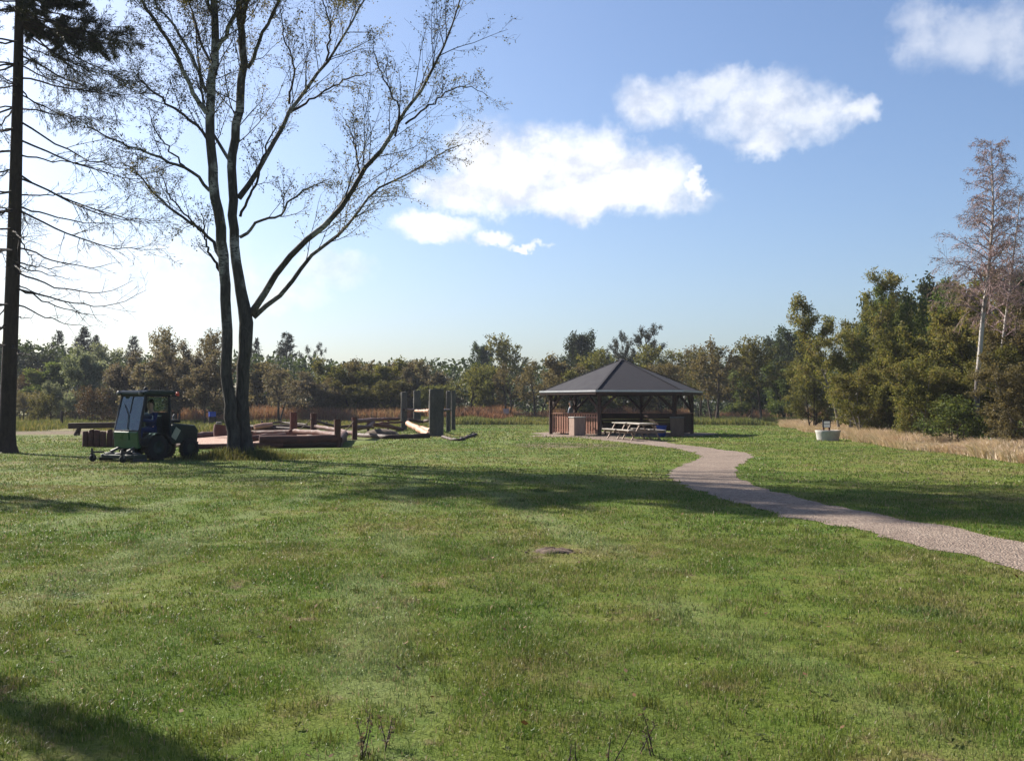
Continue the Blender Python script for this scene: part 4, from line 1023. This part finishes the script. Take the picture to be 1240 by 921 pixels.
m = MB(); m.prism([(-.12, 1.89), (1.0, 1.89), (.98, 1.97), (.8, 2.02), (0, 2.02), (-.12, 1.98)], -.6, .6); rf = m.build('cab_roof', M['darkgreen'], mw, .03)
for s in (-1, 1):
    m = MB(); m.lathe([(0, 0), (.06, .0), (.075, .05), (.07, .07), (0, .075)], 12, (.98, s * .47, 1.93), Matrix.Rotation(R(90), 3, 'Y')); m.build('work_lamp', M['steel'], rf)
m = MB(); m.lathe([(.06, 2.015), (.06, 2.05), (.05, 2.1), (.02, 2.115), (0, 2.115)], 14, (.5, .05, 0)); m.build('roof_vent', M['black'], rf)
m = MB(); m.lathe([(.05, 1.86), (.05, 1.92), (.035, 1.97), (0, 1.98)], 14, (-.2, .58, 0)); m.build('beacon', M['orange'], rf)
m = MB(); m.beam((-.05, .56, 1.86), (-.21, .58, 1.87), .03, .03); m.build('beacon_arm', M['black'], rf)
m = MB(); m.box((-.01, 0, 1.02), (.05, 1.0, .72)); m.build('dark_backing', M['black'], mw)  # black sheet added to make the cab interior look shaded
# seat, console
m = MB(); m.prism([(.02, .62), (.48, .62), (.5, .78), (.1, .8)], -.23, .23); m.prism([(.0, .78), (.14, .78), (.04, 1.3), (-.06, 1.3)][::-1], -.22, .22); m.build('seat', M['black'], mw, .03)
m = MB(); m.tube([(.98, 0, .6), (.86, 0, 1.05)], .05, 8); m.build('steering_column', M['black'], mw)
m = MB(); m.tube([(.84 + .17 * math.cos(a) * .45, .17 * math.sin(a), 1.09 + .17 * math.cos(a) * .85) for a in np.linspace(0, 6.283, 17)], .014, 6, False); m.build('steering_wheel', M['black'], mw)
# engine body, hopper
m = MB(); m.prism([(-1.05, .46), (-.06, .46), (-.06, 1.0), (-.25, 1.06), (-.95, 1.0), (-1.08, .85)], -.5, .5); bd = m.build('engine_cover', M['darkgreen'], mw, .05)
m = MB(); m.box((-.35, .1, 1.115), (.36, .46, .1)); m.build('air_box', M['black'], bd, .02)
m = MB(); m.beam((-.12, .515, .62), (-.3, .515, .9), .014, .2); m.build('sunlit_patch', M['sunlit_tone'], bd)  # pale plate painted in for sunlight catching the fender
m = MB()
for k in range(7): m.box((-.7, .508, .56 + .05 * k), (.46, .012, .02))
m.build('grille', M['black'], bd)
m = MB(); m.tube([(-.85, -.35, .9), (-.85, -.35, 1.25), (-.9, -.35, 1.3)], .03, 8); m.build('exhaust', M['steel'], bd)
def wheel(x, s, rad, w, y):
    wh = MB(); pr = [(rad * .55, -w / 2), (rad * .86, -w / 2), (rad * .97, -w * .4), (rad, -w * .2), (rad, w * .2), (rad * .97, w * .4), (rad * .86, w / 2), (rad * .55, w / 2)]
    rot = Matrix.Rotation(R(90), 3, 'X'); wh.lathe(pr, 28, (x, s * y, rad), rot)
    for k in range(22):
        a = 2 * math.pi * k / 22; c = Vector((x + math.cos(a) * rad, s * y, rad + math.sin(a) * rad))
        wh.box(c, (.03, w * .9, .035), Matrix.Rotation(-a, 3, 'Y'))
    o = wh.build('wheel', M['rubber'], mw)
    h = MB(); h.lathe([(0, -.05), (rad * .2, -.06), (rad * .25, -w * .3), (rad * .56, -w * .42), (rad * .57, w * .42), (rad * .25, w * .3), (rad * .2, .06), (0, .05)], 20, (x, s * y, rad), rot); h.build('rim', M['darkgreen'], o)
for s in (-1, 1): wheel(.5, s, .37, .26, .52); wheel(-.72, s, .31, .2, .5)
for s in (-1, 1):
    m = MB(); m.tube([(.5 + .43 * math.cos(a), s * .5, .37 + .43 * math.sin(a)) for a in np.linspace(.15, 2.9, 11)], .02, 6); 
    pts = [(.5 + .43 * math.cos(a), .37 + .43 * math.sin(a)) for a in np.linspace(.15, 2.9, 11)]
    for i in range(10): m.beam((pts[i][0], s * .52, pts[i][1]), (pts[i + 1][0], s * .52, pts[i + 1][1]), .3, .018)
    m.build('mudguard', M['black'], mw)
# cutting deck
m = MB(); m.prism([(1.0, -.74), (1.4, -.74), (1.52, -.55), (1.55, 0), (1.52, .55), (1.4, .74), (1.0, .74)], .09, .2, 'z'); dk = m.build('cutting_deck', M['darkgreen'], mw, .02)
for y_ in (-.46, 0, .46):
    m = MB(); m.lathe([(.2, .2), (.2, .235), (.16, .25), (.05, .25), (.05, .31), (0, .31)], 18, (1.25, y_, 0)); m.build('pulley_cover', M['deck'], dk)
m = MB(); m.beam((1.46, -.72, .06), (1.0, -.72, .06), .02, .1); m.beam((1.46, .72, .06), (1.0, .72, .06), .02, .1); m.build('skid', M['deck'], dk)
for s in (-1, 1):
    m = MB(); m.beam((1.0, s * .3, .42), (1.35, s * .34, .28), .06, .07); m.beam((.85, s * .28, .5), (1.02, s * .3, .42), .06, .07); m.build('lift_arm', M['steel'], mw, .006)
    m = MB(); m.beam((1.4, s * .6, .26), (1.76, s * .64, .27), .05, .05); m.tube([(1.76, s * .64, .2), (1.76, s * .64, .38)], .03, 8); ca = m.build('caster_arm', M['black'], dk)
    m = MB(); m.lathe([(.03, -.045), (.09, -.045), (.105, -.02), (.105, .02), (.09, .045), (.03, .045)], 18, (1.73, s * .64, .105), Matrix.Rotation(R(90), 3, 'X')); m.build('caster_wheel', M['rubber'], ca)
    m = MB(); m.beam((1.73, s * .64 - .06, .105), (1.75, s * .64 - .06, .24), .012, .05); m.beam((1.73, s * .64 + .06, .105), (1.75, s * .64 + .06, .24), .012, .05); m.build('caster_fork', M['steel'], ca)
fw = np.array([math.cos(HEAD), math.sin(HEAD)])
person((*(MXY + fw * .26), .78), HEAD, 'person in navy work clothes driving the mower', True, M['navy'], M['navy'], False, [(.02, .2, .45), (.14, .27, .26), (.5, .16, .3)])

# ------------------------------------------------------------------ log playground
def log_poly(pts, r, n=9, seed=0, wob=.02):
    rg_ = random.Random(seed); m = MB(); P = []
    for i in range(len(pts) - 1):
        a, b_ = Vector(pts[i]), Vector(pts[i + 1]); k = max(2, int((b_ - a).length / .5))
        for j in range(k): P.append(a.lerp(b_, j / k) + (Vector((rg_.gauss(0, wob), rg_.gauss(0, wob), rg_.gauss(0, wob * .6))) if (i or j) else Vector()))
    P.append(Vector(pts[-1]))
    return m.tube(P, [r * (1 + rg_.gauss(0, .05)) for _ in P], n)
def log(name, pts, r, mat, label, group=None, cat='log', seed=0):
    return tag(log_poly(pts, r, 10, seed).build(name, mat), label, cat, group)
# palisade of short upright logs
pal = empty('log_palisade', (-16.2, 38.2, 0), 0, 'curved row of short upright red-brown logs behind the mower deck', 'palisade')
for k in range(13):
    h = .6 + random.uniform(-.05, .06); x, y = .22 * k, .012 * k * k * .5
    m = MB(); m.tube([(x, y, 0), (x + random.uniform(-.01, .01), y, h - .02), (x, y, h)], [.112, .108, .09], 12); m.build('log', M['redwood'], pal)
# raised beam
bb = empty('balance_beam', (*gnd(88, 527)[:2], 0), .06, 'long dark balance beam on splayed legs, left of the mower', 'beam')
m = MB(); m.beam((-.2, 0, .5), (4.8, 0, .58), .3, .3); m.build('beam', M['darkwood'], bb, .04)
for x in (.35, 2.4, 4.3):
    m = MB(); m.beam((x - .15, -.25, 0), (x, -.05, .4), .12, .12); m.beam((x - .15, .25, 0), (x, .05, .4), .12, .12); m.build('leg', M['darkwood'], bb)
# wood-chip pit: edging logs and chip bed
PIT = [(-11.6, 36.4), (-6.6, 38.2), (-7.6, 45.6), (-9.9, 48.5), (-13.6, 47.6), (-14.2, 41)]
b = MB(); b.prism([(p[0], p[1]) for p in PIT], -.01, .16, 'z'); bed = b.build('wood_chip_bed', M['chips']); tag(bed, kind='structure')
log('edging_log', [(-11.7, 36.3, .09), (-9.9, 36.9, .1), (-8.5, 37.35, .1)], .1, M['redwood'], 'low edging log of the chip pit between mower and birch foot', 'edging logs of the chip pit', seed=70)
for i, r_ in enumerate((.19, .17, .15, .15, .15, .17)):
    a, c = PIT[i], PIT[(i + 1) % 6]
    if i == 0: a = (-9.35, 37.2)
    lab = ['thick front edging log of the chip pit, right of the birch foot', 'right edging log of the chip pit behind the corner post', 'back right edging log of the chip pit', 'back edging log of the chip pit', 'back left edging log of the chip pit', 'left edging log of the chip pit behind the mower'][i]
    log('edging_log', [(a[0], a[1], r_ * .95 + .1), (c[0], c[1], r_ * .95 + .12)], r_, M['redwood'], lab, 'edging logs of the chip pit', seed=i)
    log('ground_log', [(a[0], a[1] - .02, .1), (c[0], c[1] - .02, .1)], .13, M['darkwood'], lab.replace('edging log', 'lower log under the edging'), 'lower logs of the chip pit', seed=i + 20)
log('step_log', [gnd(286, 532, .3) + (0, 0, .0), gnd(345, 528, .35)], .14, M['redwood'], 'short red log lying on the chips behind the birch foot', seed=31)
log('step_log', [gnd(300, 525.5, .3), gnd(352, 524, .38)], .15, M['redwood'], 'dark red log lying at the back of the chip pit', seed=32)
log('stepping_block', [(-12.9, 44.5, .24), (-12.9, 44.5, .72)], .3, M['redwood'], 'thick red stump standing in the chip pit behind the mower bonnet', cat='stump', seed=33)
log('stepping_block', [(-12.0, 45.4, .24), (-12.0, 45.4, .64)], .26, M['redwood'], 'thinner red stump in the chip pit between mower and birch', cat='stump', seed=34)
log('stepping_block', [(-9.9, 37.9, .2), (-9.9, 37.9, .62)], .15, M['redwood'], 'small red stump at the birch foot', cat='stump', seed=35)
log('pale_log', [at(308, 517, 50), at(330, 514, 50.5)], .12, M['pinklog'], 'pale bark-free log at the back of the chip pit', seed=36)
log('pale_log', [at(300, 519, 51), at(303, 517, 51), at(352, 520, 50)], .13, M['darkwood'], 'dark log beneath the pale bark-free log', seed=37)
def post(loc, h, r, label, strut=None):
    t = empty('log_post', loc, 0, label, 'post', 'red log posts of the playground')
    log_poly([(0, 0, -.05), (0, 0, h)], r, 12, int(h * 100), .008).build('post', M['redwood'], t)
    if strut: m = MB(); m.tube([strut, (0, -.1, h * .85)], .028, 6); m.build('strut', M['paleframe'], t)
post((-10.0, 46, 0), 1.27, .155, 'thick tallest red post at the back of the chip pit')
post((-10.25, 52, 0), 1.17, .17, 'dark red post with a pale strut, left of the corner post', (-.85, -.3, .12))
post((-6.62, 38.15, 0), 1.05, .125, 'red corner post at the right front of the chip pit')
post((-7.2, 46, 0), 1.04, .125, 'outermost red post with a pale strut, right of the corner post', (-.6, -.2, .15))
log('rail_log', [(-10, 46, .4), (-8.2, 42.5, .44), (-6.7, 38.5, .42)], 0.098, M['redwood'], 'red rail between the tallest post and the corner post', 'rail logs', seed=41)
log('rail_log', [(-10.2, 52, .5), (-7.2, 46.1, .28)], 0.107, M['redwood'], 'red rail running into the outermost post', 'rail logs', seed=42)
log('rail_log', [(-10.2, 52.2, .75), (-9.6, 55, .4), (-8.8, 56.5, .45), (-7.7, 56, .35)], 0.066, M['darkwood'], 'crooked thin dark rail behind the posts', 'rail logs', seed=43)
log('rail_log', [(-7.2, 46.1, .55), (-7.1, 50, .5), (-8.0, 58, .65)], 0.107, M['redwood'], 'rail dipping from the outermost post to the crossing', 'rail logs', seed=44)
log('rail_log', [(-7.2, 46.2, .85), (-7.9, 57, .75), (-7.3, 64.6, .7)], 0.107, M['redwood'], 'upper rail from the outermost post to the leftmost tall slab', 'rail logs', seed=45)
log('rail_log', [at(446, 513, 58), at(470, 516, 60), at(487, 520, 63)], 0.123, M['redwood'], 'lower crossing rail by the leftmost tall slab', 'rail logs', seed=46)
log('rail_log', [(-13.5, 52, .45), (-11.8, 52.5, .5), (-10.3, 52.1, .42)], 0.090, M['darkwood'], 'dark rail left of the strutted dark post', 'rail logs', seed=47)
log('fallen_log', [gnd(434, 527, .07), gnd(470, 529.5, .08), gnd(519, 527.5, .1)], .13, M['darkwood'], 'long dark trunk lying on the grass left of the tall slabs', seed=48)
m = MB(); m.lathe([(.75, 0), (.62, .16), (.38, .27), (.15, .32), (0, .33)], 18); o = m.build('soil_mound', M['dirt']); o.location = (*gnd(462, 526)[:2], -.01); o.scale = (1.3, 1, 1)
tag(o, 'small mound of earth behind the long lying trunk', 'mound')
for j, (u, v, h, lab) in enumerate(((317, 522, .62, 'short dark stake at the back of the chip pit, nearest the birch'), (340, 523, .5, 'short dark stake at the back of the chip pit, below the tallest post'), (395, 521, .55, 'short stake between the strutted dark post and the corner post'), (446, 522, .6, 'short stake under the crossing rails'), (470, 521, .7, 'short stake left of the leftmost tall slab'))):
    q = gnd(u, v); log('stake', [(q[0], q[1], -.05), (q[0] + .02, q[1], h)], .075, M['darkwood'], lab, 'short stakes of the playground', 'stake', 80 + j)
log('rail_log', [at(317, 513, 60), at(340, 511, 62), at(372, 514, 60)], 0.057, M['darkwood'], 'thin crooked rail above the chip pit, behind the tallest post', 'rail logs', seed=90)
log('rail_log', [at(390, 513, 60), at(412, 517, 60), at(432, 515, 59)], 0.049, M['redwood'], 'thin sagging rail behind the corner post', 'rail logs', seed=91)
log('rail_log', [at(434, 520, 58), at(460, 512, 60), at(488, 511, 64)], 0.066, M['redwood'], 'thin rising rail crossing to the leftmost tall slab', 'rail logs', seed=92)
# ring of tall slabs
def slab(loc, rz, w, th, h, label):
    n = 14; poly = []
    for k in range(n):
        a = 2 * math.pi * k / n; c, s = math.cos(a), math.sin(a)
        poly.append((w / 2 * abs(c) ** .6 * (1 if c > 0 else -1), th / 2 * abs(s) ** .6 * (1 if s > 0 else -1)))
    m = MB(); rg_ = random.Random(int(w * 1000 + h * 77)); vs = []; zs = [-.05, .4, .9, 1.5, 2.0, h - .03, h]
    for j, z in enumerate(zs):
        k = (.96 if j == len(zs) - 1 else 1) * (1 + rg_.gauss(0, .012))
        vs += [(x * k + rg_.gauss(0, .012), y * k, z + (rg_.gauss(0, .01))) for x, y in poly]
    fs = [(j * n + k, j * n + (k + 1) % n, (j + 1) * n + (k + 1) % n, (j + 1) * n + k) for j in range(len(zs) - 1) for k in range(n)]
    m.add(vs, fs, True); m.add(vs[-n:], [tuple(range(n))])
    o = m.build('upright_slab', M['greylog']); o.location = loc; o.rotation_euler = (0, 0, rz)
    return tag(o, label, 'post', 'tall grey log slabs in a ring')
slab((*gnd(528.5, 528)[:2], 0), .12, .74, .36, 2.4, 'broadest tall grey slab, standing nearest in the ring')
slab((*gnd(489, 520)[:2], 0), .9, .4, .3, 2.42, 'leftmost tall grey slab where the rails end')
slab((*gnd(505, 516.5)[:2], 0), .1, .54, .3, 2.65, 'tall grey slab at the back of the ring')
slab((*gnd(543, 522.5)[:2], 0), 1.3, .4, .22, 2.42, 'narrow tall slab seen edge-on right of the broadest one')
slab((*gnd(549, 520.5)[:2], 0), 1.2, .38, .2, 2.5, 'rightmost narrow tall slab of the ring')
log('cross_pole', [at(503, 497.5, 69), at(520, 497, 55)], .085, M['pinklog'], 'pale horizontal pole between the broadest and back slabs', seed=51)
log('cross_pole', [at(489, 496, 64), at(504, 496, 72)], .08, M['darkwood'], 'dark horizontal pole between the two left slabs', seed=52)
log('cross_pole', [at(536, 497, 53), at(545, 496.5, 60)], .08, M['darkwood'], 'short dark pole right of the broadest slab', seed=53)
log('leaning_log', [at(494, 512.5, 61), at(519, 526.5, 53)], .16, M['pinklog'], 'thick pink barkless log sloping down to the broadest slab', seed=54)
log('leaning_log', [gnd(507, 519.5, .2), gnd(522, 522, .15)], .2, M['pinklog'], 'second pink log lying behind the sloping one', seed=55)
log('leaning_log', [at(494, 508, 63), at(512, 510, 64), at(523, 507.5, 62)], .1, M['darkwood'], 'dark low pole across the ring', seed=56)
log('curved_edging', [gnd(536, 529, .05), gnd(548, 532, .05), gnd(556, 532.5, .05), gnd(566, 529, .05), gnd(577, 525.5, .06)], .075, M['darkwood'], 'thin dark edging log curving out right of the slabs', seed=57)
# meadow bits
t = log('fence_post', [(*gnd(75, 515)[:2], -.05), (*gnd(75, 515)[:2], 1.15)], .11, M['bark'], 'lone dark post in the rough meadow', cat='post', seed=61)
t = empty('info_board', (*gnd(613, 511.5)[:2], 0), .1, 'small upright notice board at the far lawn edge left of the shelter', 'sign')
m = MB(); m.box((0, 0, 1.02), (.52, .04, .5), Matrix.Rotation(R(-20), 3, 'X')); m.build('panel', M['paper'], t, .006)
for s in (-.2, .2): m = MB(); m.box((s, .05, .42), (.09, .07, .9)); m.build('leg', M['darkwood'], t)
t = empty('blue_crate', (*at(257, 500, 74)[:2], .72), .5, 'blue plastic crate on a stump under the hawthorn behind the birch', 'crate')
m = MB(); m.box((0, 0, .02), (.46, .34, .03))
for s in (-1, 1): m.box((0, s * .16, .19), (.46, .02, .34)); m.box((s * .22, 0, .19), (.02, .3, .34))
m.build('box', M['blue'], t, .006)
m = MB(); m.box((0, .165, .36), (.5, .03, .03)); m.box((0, -.165, .36), (.5, .03, .03)); m.box((.225, 0, .36), (.03, .3, .03)); m.box((-.225, 0, .36), (.03, .3, .03)); m.build('rim', M['blue'], t)
log('tree_stump', [(*at(257, 500, 74)[:2], -.05), (*at(257, 500, 74)[:2], .72)], .3, M['bark'], 'dark stump carrying the blue crate', cat='stump', seed=62)
log('tree_stump', [(*gnd(265, 520)[:2], -.02), (*gnd(265, 520)[:2], .5)], .17, M['bark_pale'], 'pale cut stump behind the left birch stem', cat='stump', seed=63)

# ------------------------------------------------------------------ concrete ring with notice box
cx = gnd(1006, 533.5)
t = empty('concrete_ring', (cx[0], cx[1] + .4, 0), 0, 'round grey concrete ring at the edge of the dry grass', 'planter')
m = MB(); m.lathe([(.47, .0), (.53, .34), (.56, .44), (.55, .46), (.46, .46), (.45, .43), (.42, .1)], 36); m.build('ring', M['concrete'], t)
m = MB(); m.lathe([(.44, .3), (.2, .34), (0, .35)], 24); m.build('fill', M['dirt'], t)
t = empty('notice_stand', (cx[0] - .05, cx[1] + .45, .33), .05, 'red-legged stand with white notice inside the concrete ring', 'sign')
for s in (-.13, .13): m = MB(); m.box((s, 0, .26), (.07, .06, .56)); m.build('leg', M['redwood'], t)
m = MB(); m.box((0, -.01, .42), (.36, .09, .34)); bx = m.build('box', M['black'], t, .006)
m = MB(); m.box((0, -.064, .4), (.27, .012, .27)); nt_ = m.build('notice', M['white'], bx)
m = MB(); m.box((0, -.073, .4), (.25, .006, .022)); m.build('dark_line', M['black'], nt_)

# ------------------------------------------------------------------ weeds and molehill in the foreground
def weed(u, v, hs, label, seed, hd=True):
    rg = np.random.default_rng(seed); p = gnd(u, v); root = empty('weed', (p[0], p[1], 0), 0, label, 'weed')
    pol, P = [], []
    for h in hs:
        d = rg.normal(0, .22, 2); Q = run(rg, (rg.normal(0, .02), rg.normal(0, .02), 0), (d[0], d[1], 1), h, 6, .06); pol.append((0, Q, np.linspace(.0035, .0018, 7)))
        if hd: P.append(Q[-2:].repeat(5, 0) + rg.normal(0, .007, (10, 3)))
        P.append(Q[1:4].repeat(2, 0) + rg.normal(0, .01, (6, 3)))
    v_, q_ = tubes(pol, lambda l: 4); np_mesh('stem', v_, [q_], M['twig'], root, True)
    V, Q = leaves(rg, np.concatenate(P), .02, .5); np_mesh('foliage', V, [Q], M['lf_purple'], root)
weed(440, 918, [.15, .2, .17, .12], 'dark branching weed beside the bare patch of soil', 1)
weed(470, 905, [.16, .1, .13], 'short dark weed on the bare patch of soil', 2)
weed(738, 925, [.26, .12], 'tall single dark stalk at the bottom of the lawn', 3, False)
weed(783, 915, [.2, .15, .1], 'leaning dark weed stalks right of the tall single stalk', 4)
weed(700, 928, [.13, .1], 'small weed tuft left of the tall single stalk', 5, False)
m = MB(); m.lathe([(.19, -.01), (.16, .02), (.12, .04), (.07, .055), (0, .06)], 26)
m.v = [(p[0] * (1 + random.uniform(-.22, .22)), p[1] * (1 + random.uniform(-.22, .22)), p[2] * random.uniform(.5, 1.3)) for p in m.v]
for k in range(40):
    a, r_ = random.random() * 6.28, random.uniform(.05, .3); z_ = .012; e = random.uniform(.008, .022); m.box((r_ * math.cos(a), r_ * math.sin(a), z_), (e, e * 1.3, e), Matrix.Rotation(a * 3, 3, (.5, .6, .6)))
o = m.build('molehill', M['dirt']); o.location = (.45, 11.0, 0); o.scale = (1.2, .8, .8); tag(o, 'flat brown molehill in the middle of the lawn', 'molehill')

m, t = new_mat('air'); vp = t.new('ShaderNodeVolumePrincipled'); vp.inputs['Color'].default_value = (.82, .88, 1, 1); vp.inputs['Density'].default_value = .00027; vp.inputs['Anisotropy'].default_value = 0.0
o = t.new('ShaderNodeOutputMaterial'); t.l.new(vp.outputs[0], o.inputs['Volume'])
b = MB(); b.box((0, 70, 14), (420, 330, 30)); tag(b.build('haze', m), 'thin haze over the meadow', kind='stuff')
# ------------------------------------------------------------------ sky, sun, camera
EL, AZ = R(34), R(-51)            # azimuth measured from +Y towards +X
sd = Vector((math.sin(AZ) * math.cos(EL), math.cos(AZ) * math.cos(EL), math.sin(EL)))
sun = bpy.data.lights.new('sun', 'SUN'); sun.energy = 5.0; sun.angle = R(.55); sun.color = (1, .93, .82)
so = bpy.data.objects.new('sun', sun); COL.objects.link(so); so.rotation_euler = (-sd).to_track_quat('-Z', 'Y').to_euler(); so.location = (-20, 20, 40)
w = bpy.data.worlds.new('World'); SC.world = w; w.use_nodes = True; w.node_tree.nodes.clear(); t = NT(w.node_tree)
sky = t.new('ShaderNodeTexSky', sky_type='NISHITA'); sky.sun_disc = False; sky.sun_elevation = EL; sky.sun_rotation = AZ
sky.air_density = 1.0; sky.dust_density = 1.8; sky.ozone_density = 3.0
d = t.new('ShaderNodeTexCoord').outputs['Generated']
s = t.new('ShaderNodeSeparateXYZ'); t.put(s.inputs[0], d)
# clouds as patches on the sky dome: azimuth / elevation, ragged by noise
az = t.math('ARCTAN2', s.outputs[0], s.outputs[1]); el = t.math('ARCSINE', s.outputs[2])
cb = t.new('ShaderNodeCombineXYZ'); t.put(cb.inputs[0], az); t.put(cb.inputs[1], el); ae = cb.outputs[0]
wn = t.noise(ae, 9, 5, .6, out='Color'); wn2 = t.noise(ae, 34, 5, .65, out='Color')
ae2 = t.vmath('MULTIPLY_ADD', t.vmath('SUBTRACT', wn, (.5, .5, .5)), (.075, .05, 0), ae)
ae2 = t.vmath('MULTIPLY_ADD', t.vmath('SUBTRACT', wn2, (.5, .5, .5)), (.045, .035, 0), ae2)
def sky_pt(u, v):
    a, y, z = ray(u, v); n = math.sqrt(a * a + y * y + z * z); return math.atan2(a, y), math.asin(z / n)
def cloud(lst):
    acc = None
    for u, v, ru, rv in lst:
        a0, e0 = sky_pt(u, v); kx, ky = F / ru * 1.06, F / rv * 1.04
        q = t.vmath('MULTIPLY_ADD', ae2, (kx, ky, 0), (-a0 * kx, -e0 * ky, 0))
        val = t.math('SUBTRACT', 1.0, t.vmath('DOT_PRODUCT', q, q))
        acc = val if acc is None else t.math('MAXIMUM', acc, val)
    return acc
fl = t.noise(ae, 22, 6, .65)
c_main = cloud([(600, 205, 70, 48), (690, 205, 105, 52), (770, 215, 72, 44), (560, 232, 65, 26), (700, 238, 160, 24), (843, 222, 14, 22), (520, 276, 58, 20), (597, 285, 24, 12), (640, 297, 30, 5)])
c_two = cloud([(790, 120, 50, 32), (862, 108, 70, 26), (925, 130, 75, 38), (985, 145, 62, 30), (1040, 140, 28, 16), (925, 168, 40, 18)])
c_thr = cloud([(1118, 40, 36, 38), (1175, 50, 70, 34), (1225, 45, 50, 40)])
c_low = cloud([(395, 328, 52, 20), (330, 352, 70, 22), (140, 330, 190, 60)])  # last, widest patch paints the whitish sun glow low on the left
def dens(c, lo_, hi_, amt): return t.math('MULTIPLY', t.step(t.math('ADD', c, t.math('MULTIPLY', t.math('SUBTRACT', fl, .5), 1.5)), lo_, hi_), amt)
a1, a2, a3, a4 = dens(c_main, -.6, 1.0, .95), dens(c_two, -.6, 1.35, .75), dens(c_thr, -.6, 1.6, .5), dens(c_low, -.6, 1.3, .5)
front = t.step(s.outputs[1], .0, .2)
al = t.math('MULTIPLY', t.math('MAXIMUM', t.math('MAXIMUM', a1, a2), t.math('MAXIMUM', a3, a4)), front)
fl2 = t.noise(t.vmath('ADD', ae, (-.012, .014, 0)), 22, 6, .65)
shade = t.math('ADD', t.math('MULTIPLY', t.math('SUBTRACT', fl, fl2), .6), t.noise(t.vmath('MULTIPLY', ae, (1, 1.6, 1)), 13, 5, .6))
SKS = .055
ccol = t.ramp(shade, [(.35, (.33 / SKS, .345 / SKS, .385 / SKS)), (.56, (.47 / SKS, .47 / SKS, .475 / SKS))])
sk = t.vmath('MULTIPLY', sky.outputs[0], (.93, 1.0, 1.12))
bg = t.new('ShaderNodeBackground'); t.put(bg.inputs[0], t.mix(al, sk, ccol)); bg.inputs[1].default_value = SKS
o = t.new('ShaderNodeOutputWorld'); t.l.new(bg.outputs[0], o.inputs[0])

cam = bpy.data.cameras.new('camera'); cam.sensor_width = 36; cam.lens = F / 1240 * 36; cam.clip_end = 3000; cam.clip_start = .05
co = bpy.data.objects.new('camera', cam); COL.objects.link(co); co.location = (0, 0, CAMZ); co.rotation_euler = (R(90) + PITCH, 0, 0)
SC.camera = co
SC.view_settings.view_transform = 'Standard'; SC.view_settings.look = 'None'; SC.view_settings.gamma = 1; SC.view_settings.exposure = 1.37
SC.cycles.max_bounces = 6; SC.cycles.transparent_max_bounces = 12; SC.cycles.diffuse_bounces = 3
SC.cycles.use_denoising = True
